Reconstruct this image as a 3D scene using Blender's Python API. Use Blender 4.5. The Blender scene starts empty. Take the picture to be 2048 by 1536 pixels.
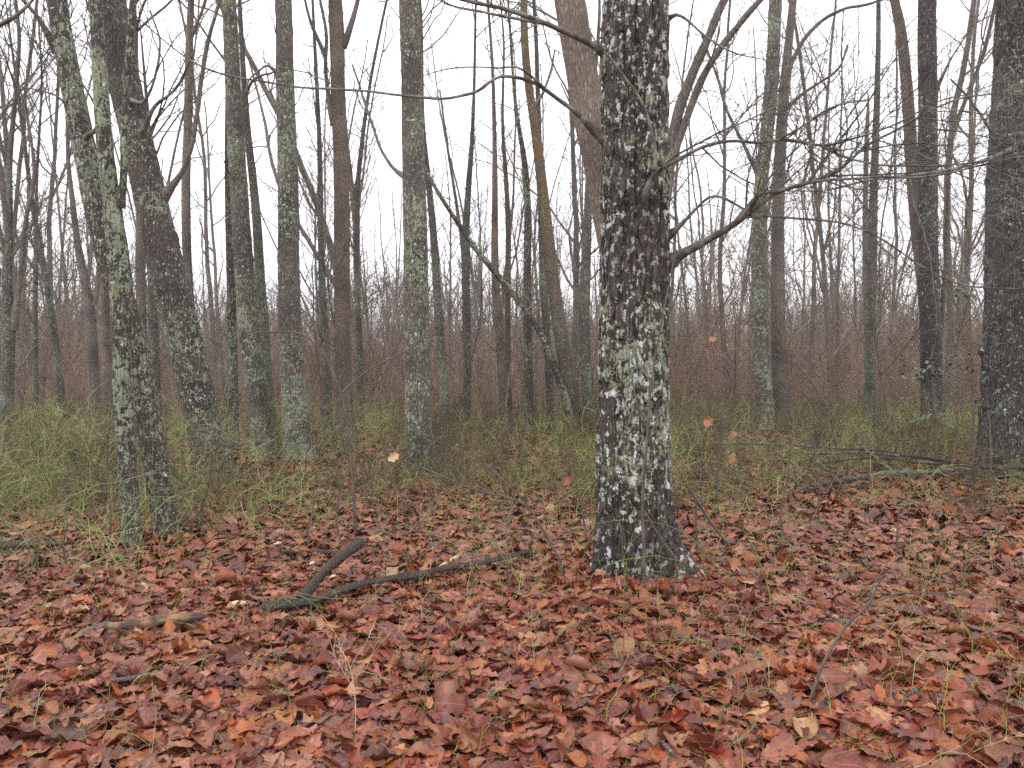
import bpy, math, random
import numpy as np
from mathutils import Vector

random.seed(7)
RG = np.random.default_rng(11)
scene = bpy.context.scene
COL = scene.collection

# ------------------------------------------------------------------ camera, sky, sun, exposure
F = 1607.0                      # focal length in pixels of the 2048 px wide photograph
PITCH = math.atan(68.0 / F)
CAMZ = 1.5
cam_d = bpy.data.cameras.new("camera")
cam_d.sensor_width = 36.0
cam_d.lens = 36.0 * F / 2048.0
cam_d.clip_start = 0.05
cam_d.clip_end = 5000.0
cam = bpy.data.objects.new("camera", cam_d)
cam.location = (0, 0, CAMZ)
cam.rotation_euler = (math.pi / 2 - PITCH, 0, 0)
COL.objects.link(cam)
scene.camera = cam

world = bpy.data.worlds.new("World")
scene.world = world
world.use_nodes = True
wn = world.node_tree
wn.nodes.clear()
w_out = wn.nodes.new("ShaderNodeOutputWorld")
w_bg = wn.nodes.new("ShaderNodeBackground")
w_sky = wn.nodes.new("ShaderNodeTexSky")
w_sky.sky_type = 'NISHITA'
w_sky.sun_disc = False
w_sky.sun_elevation = math.radians(48)
w_sky.sun_rotation = math.radians(-30)
w_sky.dust_density = 4.0
w_hsv = wn.nodes.new("ShaderNodeHueSaturation")
w_hsv.inputs["Saturation"].default_value = 0.12
w_mix = wn.nodes.new("ShaderNodeMixRGB")
w_mix.inputs[0].default_value = 0.82
w_mix.inputs[2].default_value = (11.8, 11.95, 12.5, 1)      # the even cloud layer in front of the clear sky
w_tc = wn.nodes.new("ShaderNodeTexCoord")
w_no = wn.nodes.new("ShaderNodeTexNoise")
w_no.inputs["Scale"].default_value = 2.2
w_no.inputs["Detail"].default_value = 4
w_map = wn.nodes.new("ShaderNodeMapRange")
w_map.inputs[3].default_value = 0.92
w_map.inputs[4].default_value = 1.08
w_mul = wn.nodes.new("ShaderNodeVectorMath")
w_mul.operation = 'SCALE'
wn.links.new(w_tc.outputs["Generated"], w_no.inputs["Vector"])
wn.links.new(w_no.outputs["Fac"], w_map.inputs[0])
wn.links.new(w_sky.outputs[0], w_hsv.inputs["Color"])
wn.links.new(w_hsv.outputs[0], w_mix.inputs[1])
wn.links.new(w_mix.outputs[0], w_mul.inputs[0])
wn.links.new(w_map.outputs[0], w_mul.inputs["Scale"])
wn.links.new(w_mul.outputs[0], w_bg.inputs[0])
w_bg.inputs[1].default_value = 0.12
wn.links.new(w_bg.outputs[0], w_out.inputs[0])

sun_d = bpy.data.lights.new("sun", 'SUN')
sun_d.energy = 0.7
sun_d.angle = math.radians(40)
sun_d.color = (1.0, 0.97, 0.93)
sun = bpy.data.objects.new("sun", sun_d)
sun.rotation_euler = (math.radians(42), 0, math.radians(-30))
sun.location = (0, 0, 40)
COL.objects.link(sun)

scene.view_settings.view_transform = 'Standard'
scene.view_settings.look = 'None'
scene.view_settings.exposure = 0.62
scene.view_settings.gamma = 1.0
scene.view_settings.use_curve_mapping = False
scene.render.engine = 'CYCLES'
scene.cycles.max_bounces = 4
scene.cycles.diffuse_bounces = 2
scene.cycles.glossy_bounces = 2
scene.cycles.transmission_bounces = 2
scene.cycles.volume_bounces = 0
scene.cycles.use_denoising = False
scene.cycles.denoiser = 'OPENIMAGEDENOISE'
scene.cycles.denoising_input_passes = 'RGB_ALBEDO_NORMAL'
scene.cycles.denoising_prefilter = 'ACCURATE'
scene.cycles.filter_width = 1.6

# ------------------------------------------------------------------ picture and ground helpers
CP, SP = math.cos(PITCH), math.sin(PITCH)


def ray(px, py):
    a, b = (px - 1024.0) / F, (768.0 - py) / F
    return np.array([a, CP + b * SP, -SP + b * CP])


def at_y(px, py, Y):
    r = ray(px, py)
    t = Y / r[1]
    return np.array([r[0] * t, Y, CAMZ + r[2] * t])


def hash3(ix, iy, iz, s=0):
    h = (ix.astype(np.int64) * 374761393 + iy.astype(np.int64) * 668265263 + iz.astype(np.int64) * 2147483647 + s * 1274126177)
    h = (h ^ (h >> 13)) * 1274126177
    h = h & 0x7fffffff
    h = (h ^ (h >> 16)) & 0xffff
    return h / 65535.0 * 2 - 1


def vnoise(x, y, z, s=0):
    x, y, z = np.broadcast_arrays(np.asarray(x, float), np.asarray(y, float), np.asarray(z, float))
    ix, iy, iz = np.floor(x), np.floor(y), np.floor(z)
    fx, fy, fz = x - ix, y - iy, z - iz
    fx, fy, fz = [f * f * (3 - 2 * f) for f in (fx, fy, fz)]
    ix, iy, iz = ix.astype(np.int64), iy.astype(np.int64), iz.astype(np.int64)
    def c(a, b, d): return hash3(ix + a, iy + b, iz + d, s)
    x00 = c(0, 0, 0) * (1 - fx) + c(1, 0, 0) * fx
    x10 = c(0, 1, 0) * (1 - fx) + c(1, 1, 0) * fx
    x01 = c(0, 0, 1) * (1 - fx) + c(1, 0, 1) * fx
    x11 = c(0, 1, 1) * (1 - fx) + c(1, 1, 1) * fx
    return (x00 * (1 - fy) + x10 * fy) * (1 - fz) + (x01 * (1 - fy) + x11 * fy) * fz


def sstep(a, b, x):
    t = np.clip((np.asarray(x, float) - a) / (b - a), 0, 1)
    return t * t * (3 - 2 * t)


def ground(x, y):
    x = np.asarray(x, float)
    y = np.asarray(y, float)
    h = 0.05 * vnoise(x * .45, y * .45, 3.3) + 0.02 * vnoise(x * 1.7, y * 1.7, 9.1)
    edge = 12.6 + 1.2 * vnoise(x * .12, 5.5, 1.0)
    d = np.maximum(y - edge, 0)
    h = h - 9.5 * (1 - np.exp(-d / 75.0)) * sstep(0, 10, d)
    r = np.maximum(y, 0)
    hill = sstep(130, 420, r) * (13.0 + 3.5 * vnoise(x * .006, 2.0, 7.0, 4) - 2.5 * sstep(60, 220, x))
    h = h + hill + 6.0 * vnoise(x * .008, y * .008, 2.2) * sstep(60, 200, np.abs(y) + np.abs(x) * .5) * .25
    h = h - 8.0 * sstep(40, 150, -y)
    return h


def ground_hit(px, py):
    r = ray(px, py)
    t = 1.0
    while t < 400:
        p = r * t
        if CAMZ + p[2] < float(ground(p[0], p[1])):
            break
        t += 0.02
    return np.array([r[0] * t, r[1] * t, float(ground(r[0] * t, r[1] * t))])


# ------------------------------------------------------------------ mesh helpers
class MB:
    """collects quads in numpy blocks and links them as one mesh object"""
    def __init__(self):
        self.v, self.f, self.t, self.m, self.n = [], [], [], [], 0

    def add(self, verts, quads, tint=None, uv=None):
        verts = np.asarray(verts, np.float32).reshape(-1, 3)
        quads = np.asarray(quads, np.int64).reshape(-1, 4)
        self.v.append(verts)
        self.f.append(quads + self.n)
        if tint is None:
            tint = np.ones((len(verts), 3), np.float32)
        tint = np.asarray(tint, np.float32)
        if tint.ndim == 1:
            tint = np.tile(tint, (len(verts), 1))
        self.t.append(tint)
        self.m.append(np.zeros((len(verts), 3), np.float32) if uv is None else np.asarray(uv, np.float32))
        self.n += len(verts)

    def tubes(self, P, R, sides=4, tint=None):
        """P (M,n,3) centre lines, R (M,n) radii"""
        P = np.asarray(P, float)
        R = np.asarray(R, float)
        if len(P) == 0:
            return
        M, n, _ = P.shape
        T = np.gradient(P, axis=1)
        T /= np.linalg.norm(T, axis=2, keepdims=True) + 1e-9
        mean = T.mean(axis=1)
        ref = np.zeros((M, 3))
        ref[np.arange(M), np.argmin(np.abs(mean), axis=1)] = 1.0
        ref = np.repeat(ref[:, None, :], n, axis=1)
        U = np.cross(T, ref)
        U /= np.linalg.norm(U, axis=2, keepdims=True) + 1e-9
        W = np.cross(T, U)
        a = np.arange(sides) * 2 * math.pi / sides
        V = P[:, :, None, :] + R[:, :, None, None] * (np.cos(a)[None, None, :, None] * U[:, :, None, :] + np.sin(a)[None, None, :, None] * W[:, :, None, :])
        V = V.reshape(-1, 3)
        base = (np.arange(M) * n * sides)[:, None, None]
        row = (np.arange(n - 1) * sides)[None, :, None]
        k = np.arange(sides)[None, None, :]
        k2 = (k + 1) % sides
        q = np.stack([base + row + k, base + row + k2, base + row + sides + k2, base + row + sides + k], axis=-1).reshape(-1, 4)
        if tint is not None:
            tint = np.repeat(np.asarray(tint, float), n * sides, axis=0)
        self.add(V, q, tint)

    def chain(self, pts, rad, sides=6, tint=None, caps=False):
        self.tubes(np.asarray(pts)[None], np.asarray(rad)[None], sides, None if tint is None else np.asarray(tint)[None])
        if caps:
            pts = np.asarray(pts, float)
            n = len(pts)
            start = self.n - n * sides
            for row, p in ((0, pts[0]), (n - 1, pts[-1])):
                c = self.n
                self.add([p], np.zeros((0, 4)), tint)
                ring = start + row * sides
                q = []
                for k in range(0, sides, 2):
                    q.append([c, ring + k, ring + (k + 1) % sides, ring + (k + 2) % sides])
                if sides % 2 == 0:
                    self.f.append(np.array(q, np.int64))

    def build(self, name, mat, parent=None, smooth=True, origin=None):
        me = bpy.data.meshes.new(name)
        v = np.concatenate(self.v) if self.v else np.zeros((0, 3), np.float32)
        f = np.concatenate(self.f)
        if origin is not None:
            v = v - np.asarray(origin, np.float32)[None]
        me.vertices.add(len(v))
        me.vertices.foreach_set("co", v.astype(np.float32).ravel())
        me.loops.add(len(f) * 4)
        me.loops.foreach_set("vertex_index", f.astype(np.int32).ravel())
        me.polygons.add(len(f))
        me.polygons.foreach_set("loop_start", np.arange(0, len(f) * 4, 4, dtype=np.int32))
        me.polygons.foreach_set("use_smooth", np.full(len(f), smooth, bool))
        me.update(calc_edges=True)
        t = np.concatenate(self.t)
        at = me.attributes.new("tint", 'FLOAT_COLOR', 'POINT')
        at.data.foreach_set("color", np.concatenate([t, np.ones((len(t), 1), np.float32)], axis=1).astype(np.float32).ravel())
        at = me.attributes.new("blade", 'FLOAT_VECTOR', 'POINT')
        at.data.foreach_set("vector", np.concatenate(self.m).astype(np.float32).ravel())
        me.materials.append(mat)
        o = bpy.data.objects.new(name, me)
        COL.objects.link(o)
        if parent is not None:
            o.parent = parent
        return o


def spline(pts, step):
    """rows (x,y,z,...) resampled every `step` along their length, corners rounded off"""
    p = np.asarray(pts, float)
    seg = np.linalg.norm(np.diff(p[:, :3], axis=0), axis=1)
    cum = np.concatenate([[0], np.cumsum(seg)])
    n = max(3, int(cum[-1] / step) + 2)
    s = np.linspace(0, cum[-1], n)
    q = np.column_stack([np.interp(s, cum, p[:, c]) for c in range(p.shape[1])])
    ds = cum[-1] / (n - 1)
    w = int(round(.38 * np.median(seg) / ds))
    if w >= 1 and len(p) > 2:
        k = np.exp(-.5 * (np.arange(-2 * w, 2 * w + 1) / w) ** 2); k /= k.sum()
        pad = np.vstack([2 * q[0] - q[1:2 * w + 1][::-1] if n > 2 * w + 1 else np.repeat(q[:1], 2 * w, 0), q,
                         2 * q[-1] - q[-2 * w - 1:-1][::-1] if n > 2 * w + 1 else np.repeat(q[-1:], 2 * w, 0)])
        q = np.column_stack([np.convolve(pad[:, c], k, 'valid') for c in range(p.shape[1])])
    return q


# ------------------------------------------------------------------ materials
def nt(name):
    m = bpy.data.materials.new(name)
    m.use_nodes = True
    t = m.node_tree
    b = t.nodes["Principled BSDF"]
    return m, t, b


def N(t, kind, **kw):
    n = t.nodes.new(kind)
    for k, v in kw.items():
        if k.startswith("i_"):
            n.inputs[k[2:]].default_value = v
        else:
            setattr(n, k, v)
    return n


def ramp(t, src, stops, interp='LINEAR'):
    r = t.nodes.new("ShaderNodeValToRGB")
    r.color_ramp.interpolation = interp
    e = r.color_ramp.elements
    while len(e) < len(stops):
        e.new(0.5)
    for k, (p, c) in enumerate(stops):
        e[k].position = p
        e[k].color = (c, c, c, 1) if isinstance(c, (int, float)) else (*c, 1)
    t.links.new(src, r.inputs[0])
    return r.outputs[0]


def mix(t, fac, a, b, mode='MIX'):
    m = t.nodes.new("ShaderNodeMixRGB")
    m.blend_type = mode
    for k, s in enumerate((fac, a, b)):
        if isinstance(s, (int, float)):
            m.inputs[k].default_value = s if k == 0 else (s, s, s, 1)
        elif isinstance(s, tuple):
            m.inputs[k].default_value = (*s, 1)
        else:
            t.links.new(s, m.inputs[k])
    return m.outputs[0]


def math_n(t, op, a, b=None):
    m = t.nodes.new("ShaderNodeMath")
    m.operation = op
    for k, s in enumerate((a, b)):
        if s is None:
            continue
        if isinstance(s, (int, float)):
            m.inputs[k].default_value = s
        else:
            t.links.new(s, m.inputs[k])
    return m.outputs[0]


def bark(name, dark, light, cover, lich=((.30, .36, .22), (.42, .47, .36)), white=0.0, furrow=1.0, scale=1.0, rough=0.75, orange=None, low=None, psc=17.0, clump=.60):
    """furrowed bark with crusts of lichen. cover: share of the surface under lichen; white: share of chalky spots;
    low: (z0, z1, extra) more lichen near the foot"""
    m, t, b = nt(name)
    tc = N(t, "ShaderNodeTexCoord")
    oi = N(t, "ShaderNodeObjectInfo")
    off = t.nodes.new("ShaderNodeVectorMath"); off.operation = 'SCALE'
    cmb = N(t, "ShaderNodeCombineXYZ")
    for k in range(3):
        t.links.new(oi.outputs["Random"], cmb.inputs[k])
    t.links.new(cmb.outputs[0], off.inputs[0]); off.inputs["Scale"].default_value = 37.0
    add = t.nodes.new("ShaderNodeVectorMath"); add.operation = 'ADD'
    t.links.new(tc.outputs["Object"], add.inputs[0]); t.links.new(off.outputs[0], add.inputs[1])
    co = add.outputs[0]
    st = N(t, "ShaderNodeMapping"); st.inputs["Scale"].default_value = (scale, scale, scale * .2)
    t.links.new(co, st.inputs["Vector"])
    # furrows
    vo = N(t, "ShaderNodeTexVoronoi", feature='DISTANCE_TO_EDGE', i_Scale=34.0)
    nz = N(t, "ShaderNodeTexNoise", i_Scale=26.0, i_Detail=3.0)
    wob = t.nodes.new("ShaderNodeVectorMath"); wob.operation = 'MULTIPLY_ADD'
    t.links.new(st.outputs[0], nz.inputs["Vector"])
    t.links.new(nz.outputs["Color"], wob.inputs[0]); wob.inputs[1].default_value = (.03, .03, .03)
    t.links.new(st.outputs[0], wob.inputs[2]); t.links.new(wob.outputs[0], vo.inputs["Vector"])
    plate = ramp(t, vo.outputs["Distance"], [(0.0, 0.0), (0.28, 1.0)])
    fine = N(t, "ShaderNodeTexNoise", i_Scale=90.0, i_Detail=4.0, i_Roughness=.7); t.links.new(st.outputs[0], fine.inputs["Vector"])
    big = N(t, "ShaderNodeTexNoise", i_Scale=2.2, i_Detail=3.0); t.links.new(co, big.inputs["Vector"])
    c = mix(t, plate, dark, light)
    c = mix(t, ramp(t, fine.outputs["Fac"], [(.3, .0), (.75, .55)]), c, tuple(x * 1.5 for x in light))
    c = mix(t, ramp(t, big.outputs["Fac"], [(.4, 0.0), (.65, .6)]), c, tuple(x * .55 for x in dark))
    # lichen crusts: patches (5-10 cm) times speckle (1-2 cm) under a slow cover
    pa = N(t, "ShaderNodeTexNoise", i_Scale=psc * scale, i_Detail=6.0, i_Roughness=.72); t.links.new(co, pa.inputs["Vector"])
    sp = N(t, "ShaderNodeTexVoronoi", i_Scale=46.0 * scale); t.links.new(co, sp.inputs["Vector"])
    slow = N(t, "ShaderNodeTexNoise", i_Scale=1.6 if clump < .8 else 2.6, i_Detail=3.0); t.links.new(co, slow.inputs["Vector"])
    s = math_n(t, 'ADD', pa.outputs["Fac"], math_n(t, 'MULTIPLY', math_n(t, 'SUBTRACT', slow.outputs["Fac"], .5), clump))
    s = math_n(t, 'ADD', s, math_n(t, 'MULTIPLY', math_n(t, 'SUBTRACT', .45, sp.outputs["Distance"]), .26))
    s = math_n(t, 'ADD', s, math_n(t, 'MULTIPLY', math_n(t, 'SUBTRACT', plate, .5), .10))
    if low:
        sep = N(t, "ShaderNodeSeparateXYZ"); t.links.new(tc.outputs["Object"], sep.inputs[0])
        mr = N(t, "ShaderNodeMapRange"); t.links.new(sep.outputs[2], mr.inputs[0])
        mr.inputs[1].default_value = low[0]; mr.inputs[2].default_value = low[1]
        mr.inputs[3].default_value = low[2]; mr.inputs[4].default_value = 0.0
        s = math_n(t, 'ADD', s, mr.outputs[0])
    th = 0.76 - cover * 0.5
    lm = ramp(t, s, [(max(th - .02, 0), 0.0), (min(th + .025, 1), 1.0)])
    hue = N(t, "ShaderNodeTexNoise", i_Scale=5.5, i_Detail=3.0); t.links.new(co, hue.inputs["Vector"])
    lc = mix(t, ramp(t, hue.outputs["Fac"], [(.4, 0.0), (.6, 1.0)]), lich[0], lich[1])
    lc = mix(t, ramp(t, slow.outputs["Color"], [(.54, 0.0), (.68, .4)]), lc, (lich[1][0] * .95, lich[1][1] * .92, lich[1][2] * .52))
    grain = N(t, "ShaderNodeTexNoise", i_Scale=120.0, i_Detail=3.0); t.links.new(co, grain.inputs["Vector"])
    lc = mix(t, ramp(t, grain.outputs["Fac"], [(.35, .75), (.62, 0.0)]), lc, tuple(x * .42 for x in lich[0]))
    c = mix(t, lm, c, lc)
    hgt = math_n(t, 'ADD', math_n(t, 'MULTIPLY', plate, furrow), math_n(t, 'MULTIPLY', fine.outputs["Fac"], .35))
    hgt = math_n(t, 'ADD', hgt, math_n(t, 'MULTIPLY', lm, math_n(t, 'ADD', .1, math_n(t, 'MULTIPLY', grain.outputs["Fac"], .6))))
    if white > 0:
        wv = N(t, "ShaderNodeTexNoise", i_Scale=25.0 * scale, i_Detail=2.0, i_Roughness=.6)
        wm = N(t, "ShaderNodeMapping"); wm.inputs["Location"].default_value = (9.2, 3.1, 4.4); wm.inputs["Scale"].default_value = (1, 1, .75)
        t.links.new(co, wm.inputs["Vector"]); t.links.new(wm.outputs[0], wv.inputs["Vector"])
        ws = math_n(t, 'ADD', wv.outputs["Fac"], math_n(t, 'MULTIPLY', math_n(t, 'SUBTRACT', grain.outputs["Fac"], .5), .10))
        wk = ramp(t, ws, [(.735 - white * .3, 0.0), (.765 - white * .3, 1.0)])
        wk = math_n(t, 'MULTIPLY', wk, ramp(t, slow.outputs["Fac"], [(.36, 0.25), (.5, 1.0)]))
        c = mix(t, wk, c, mix(t, grain.outputs["Fac"], (.42, .43, .40), (.78, .78, .74)))
        hgt = math_n(t, 'ADD', hgt, math_n(t, 'MULTIPLY', wk, .25))
    if orange:
        on = N(t, "ShaderNodeTexNoise", i_Scale=7.0, i_Detail=4.0); t.links.new(co, on.inputs["Vector"])
        sep = N(t, "ShaderNodeSeparateXYZ"); t.links.new(tc.outputs["Object"], sep.inputs[0])
        mr = N(t, "ShaderNodeMapRange", interpolation_type='SMOOTHSTEP'); t.links.new(sep.outputs[2], mr.inputs[0])
        mr.inputs[1].default_value = orange[0]; mr.inputs[2].default_value = orange[1]
        om = math_n(t, 'MULTIPLY', math_n(t, 'MULTIPLY', mr.outputs[0], ramp(t, on.outputs["Fac"], [(.42, 0.0), (.56, .85)])), ramp(t, sep.outputs[2], [(0.0, 1.0), (1.0, 1.0)]))
        c = mix(t, om, c, (.21, .115, .05))
    t.links.new(c, b.inputs["Base Color"])
    b.inputs["Roughness"].default_value = rough
    bp = N(t, "ShaderNodeBump"); bp.inputs["Strength"].default_value = .9
    bp.inputs["Distance"].default_value = .012
    t.links.new(hgt, bp.inputs["Height"]); t.links.new(bp.outputs[0], b.inputs["Normal"])
    return m


def twig_mat(name, a, b2, rough=.7, sc=9.0):
    m, t, b = nt(name)
    tc = N(t, "ShaderNodeTexCoord")
    at = N(t, "ShaderNodeAttribute", attribute_name="tint")
    no = N(t, "ShaderNodeTexNoise", i_Scale=sc, i_Detail=4.0)
    t.links.new(tc.outputs["Object"], no.inputs["Vector"])
    c = mix(t, ramp(t, no.outputs["Fac"], [(.42, 0.0), (.6, 1.0)]), a, b2)
    c = mix(t, 1.0, c, at.outputs["Color"], 'MULTIPLY')
    t.links.new(c, b.inputs["Base Color"])
    b.inputs["Roughness"].default_value = rough
    return m


def leaf_mat(name, rough=.42, veins=True):
    m, t, b = nt(name)
    at = N(t, "ShaderNodeAttribute", attribute_name="tint")
    bl = N(t, "ShaderNodeAttribute", attribute_name="blade")
    tc = N(t, "ShaderNodeTexCoord")
    no = N(t, "ShaderNodeTexNoise", i_Scale=45.0, i_Detail=4.0); t.links.new(tc.outputs["Object"], no.inputs["Vector"])
    c = mix(t, ramp(t, no.outputs["Fac"], [(.4, 0.0), (.7, .45)]), at.outputs["Color"], (.07, .028, .02))
    no2 = N(t, "ShaderNodeTexNoise", i_Scale=14.0, i_Detail=2.0); t.links.new(tc.outputs["Object"], no2.inputs["Vector"])
    c = mix(t, ramp(t, no2.outputs["Fac"], [(.5, 0.0), (.7, .3)]), c, (.34, .13, .05))
    if veins:
        sep = N(t, "ShaderNodeSeparateXYZ"); t.links.new(bl.outputs["Vector"], sep.inputs[0])
        av = math_n(t, 'ABSOLUTE', sep.outputs[1])
        rib = ramp(t, av, [(.03, .55), (.09, 0.0)])
        ph = math_n(t, 'SUBTRACT', math_n(t, 'MULTIPLY', sep.outputs[0], 8.0), math_n(t, 'MULTIPLY', av, 1.6))
        side = ramp(t, math_n(t, 'ABSOLUTE', math_n(t, 'SUBTRACT', math_n(t, 'FRACT', ph), .5)), [(.03, .35), (.1, 0.0)])
        vm = math_n(t, 'MAXIMUM', rib, side)
        c = mix(t, vm, c, mix(t, .5, c, (.5, .26, .13)))
        bp = N(t, "ShaderNodeBump"); bp.inputs["Strength"].default_value = .5; bp.inputs["Distance"].default_value = .002
        t.links.new(math_n(t, 'ADD', vm, no.outputs["Fac"]), bp.inputs["Height"]); t.links.new(bp.outputs[0], b.inputs["Normal"])
    t.links.new(c, b.inputs["Base Color"])
    t.links.new(ramp(t, no.outputs["Fac"], [(.35, rough - .1), (.65, rough + .16)]), b.inputs["Roughness"])
    b.inputs["Specular IOR Level"].default_value = .42
    return m


def ground_mat():
    m, t, b = nt("forest_floor")
    tc = N(t, "ShaderNodeTexCoord")
    cols = None
    mp = N(t, "ShaderNodeMapping"); mp.inputs["Scale"].default_value = (1, 1, .3)
    t.links.new(tc.outputs["Object"], mp.inputs["Vector"])
    v = N(t, "ShaderNodeTexVoronoi", i_Scale=11.0); t.links.new(mp.outputs[0], v.inputs["Vector"])
    sp = N(t, "ShaderNodeSeparateColor"); t.links.new(v.outputs["Color"], sp.inputs[0])
    c = ramp(t, sp.outputs[0], [(0.0, (.05, .02, .014)), (.3, (.13, .045, .028)), (.55, (.22, .09, .055)), (.8, (.16, .05, .03)), (1.0, (.30, .15, .08))])
    n = N(t, "ShaderNodeTexNoise", i_Scale=.35, i_Detail=5.0); t.links.new(tc.outputs["Object"], n.inputs["Vector"])
    c = mix(t, ramp(t, n.outputs["Fac"], [(.4, 0.0), (.65, .5)]), c, (.10, .07, .045))
    t.links.new(c, b.inputs["Base Color"])
    b.inputs["Roughness"].default_value = .8
    bp = N(t, "ShaderNodeBump"); bp.inputs["Strength"].default_value = .8; bp.inputs["Distance"].default_value = .02
    t.links.new(v.outputs["Distance"], bp.inputs["Height"]); t.links.new(bp.outputs[0], b.inputs["Normal"])
    return m


M_MAIN = bark("bark_oak_dark", (.026, .020, .018), (.082, .062, .053), .42, lich=((.25, .30, .18), (.45, .47, .34)), white=.52, furrow=1.8, scale=.9, psc=13.0, clump=.79, low=(0, 1.3, -.07))
M_RIGHT = bark("bark_oak_right", (.030, .023, .024), (.082, .064, .062), .34, lich=((.19, .23, .16), (.33, .36, .30)), white=.24, furrow=1.4, scale=1.0, psc=20.0)
M_LICH = bark("bark_lichen", (.030, .024, .021), (.085, .066, .056), .54, lich=((.24, .28, .18), (.38, .42, .30)), white=.25, scale=1.1, psc=15.0)
M_LICHD = bark("bark_lichen_dark", (.032, .024, .021), (.100, .074, .060), .42, lich=((.24, .27, .18), (.38, .39, .29)), white=.32, scale=1.15, low=(0, 3.2, .06), psc=18.0)
M_MID = bark("bark_midwood", (.064, .050, .045), (.15, .122, .104), .40, lich=((.19, .23, .15), (.30, .33, .24)), white=.2, scale=1.2, low=(0, 4.0, .10), psc=18.0)
M_TAN = bark("bark_tan", (.115, .085, .066), (.26, .205, .165), .14, lich=((.24, .26, .17), (.34, .33, .25)), scale=1.2)
M_MOT = bark("bark_mottled", (.056, .045, .038), (.160, .130, .108), .47, lich=((.25, .30, .19), (.42, .45, .33)), white=.34, scale=1.1, psc=16.0, low=(0, 2.5, .07))
M_BROWN = bark("bark_brown", (.105, .074, .060), (.235, .178, .142), .16, lich=((.20, .22, .15), (.30, .29, .22)), scale=1.4)
M_GREY = bark("bark_grey", (.105, .084, .072), (.24, .20, .17), .24, lich=((.20, .23, .16), (.30, .32, .25)), scale=1.3)
M_ORANGE = bark("bark_orange", (.085, .065, .05), (.18, .145, .11), .44, lich=((.20, .24, .15), (.36, .38, .28)), white=.2, scale=1.3, orange=(1.8, 3.8))
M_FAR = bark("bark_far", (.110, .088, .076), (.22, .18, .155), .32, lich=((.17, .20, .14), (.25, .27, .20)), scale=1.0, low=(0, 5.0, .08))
M_LOG = bark("bark_log", (.034, .024, .019), (.095, .066, .05), .16, lich=((.22, .25, .18), (.38, .38, .30)), scale=2.2, rough=.55)
M_TWIG = twig_mat("twig_bark", (.075, .062, .055), (.20, .195, .155), sc=14.0)
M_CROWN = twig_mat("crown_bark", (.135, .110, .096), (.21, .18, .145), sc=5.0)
M_SAP = twig_mat("sapling_bark", (.085, .062, .050), (.14, .108, .084))
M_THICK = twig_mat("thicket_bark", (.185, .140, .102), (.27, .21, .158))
M_BRIAR = twig_mat("briar_stem", (.95, .95, .95), (1, 1, 1), rough=.45)
M_LEAF = leaf_mat("oak_leaf_litter", .33)
M_GREEN = leaf_mat("green_leaf", .3)
M_GROUND = ground_mat()
M_CHIP = twig_mat("pale_wood", (.55, .42, .26), (.68, .58, .40), sc=60)


# ------------------------------------------------------------------ object helpers
def tag(o, label=None, cat=None, group=None, kind=None):
    if label: o["label"] = label
    if cat: o["category"] = cat
    if group: o["group"] = group
    if kind: o["kind"] = kind
    return o


def empty(name, loc, label, cat, group=None, rz=0.0):
    o = bpy.data.objects.new(name, None)
    o.empty_display_size = .2
    o.location = loc
    o.rotation_euler = (0, 0, rz)
    COL.objects.link(o)
    return tag(o, label, cat, group)


def copy_tree(src, loc, rz, scl, label, group):
    r = src.copy(); COL.objects.link(r)
    r.location = loc; r.rotation_euler = (0, 0, rz); r.scale = (scl, scl, scl)
    r["label"] = label; r["group"] = group
    for ch in src.children:
        c = ch.copy(); COL.objects.link(c); c.parent = r
    return r


def unit(v):
    return v / (np.linalg.norm(v) + 1e-9)


def walk(p, d, L, n, wob, up=0.0, droop=0.0):
    """a wandering centre line"""
    d = unit(np.asarray(d, float))
    pts = [np.asarray(p, float)]
    s = L / (n - 1)
    for k in range(n - 1):
        d = unit(d + RG.normal(0, wob, 3) + np.array([0, 0, up - droop * k / n]))
        pts.append(pts[-1] + d * s)
    return np.array(pts)


def side_dir(t, ang, up=0.0):
    r = RG.normal(0, 1, 3)
    r = unit(r - t * r.dot(t))
    return unit(t * math.cos(ang) + r * math.sin(ang) + np.array([0, 0, up]))


class Twigs:
    """collects chains by (points, sides) so they are turned into tubes in a few calls"""
    def __init__(self):
        self.b = {}

    def add(self, pts, rad, sides=4):
        self.b.setdefault((len(pts), sides), []).append((pts, rad))

    def into(self, mb, tint=None):
        for (n, s), L in self.b.items():
            P = np.array([a for a, _ in L]); R = np.array([r for _, r in L])
            mb.tubes(P, R, s, None if tint is None else np.tile(tint, (len(P), 1)))


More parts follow.
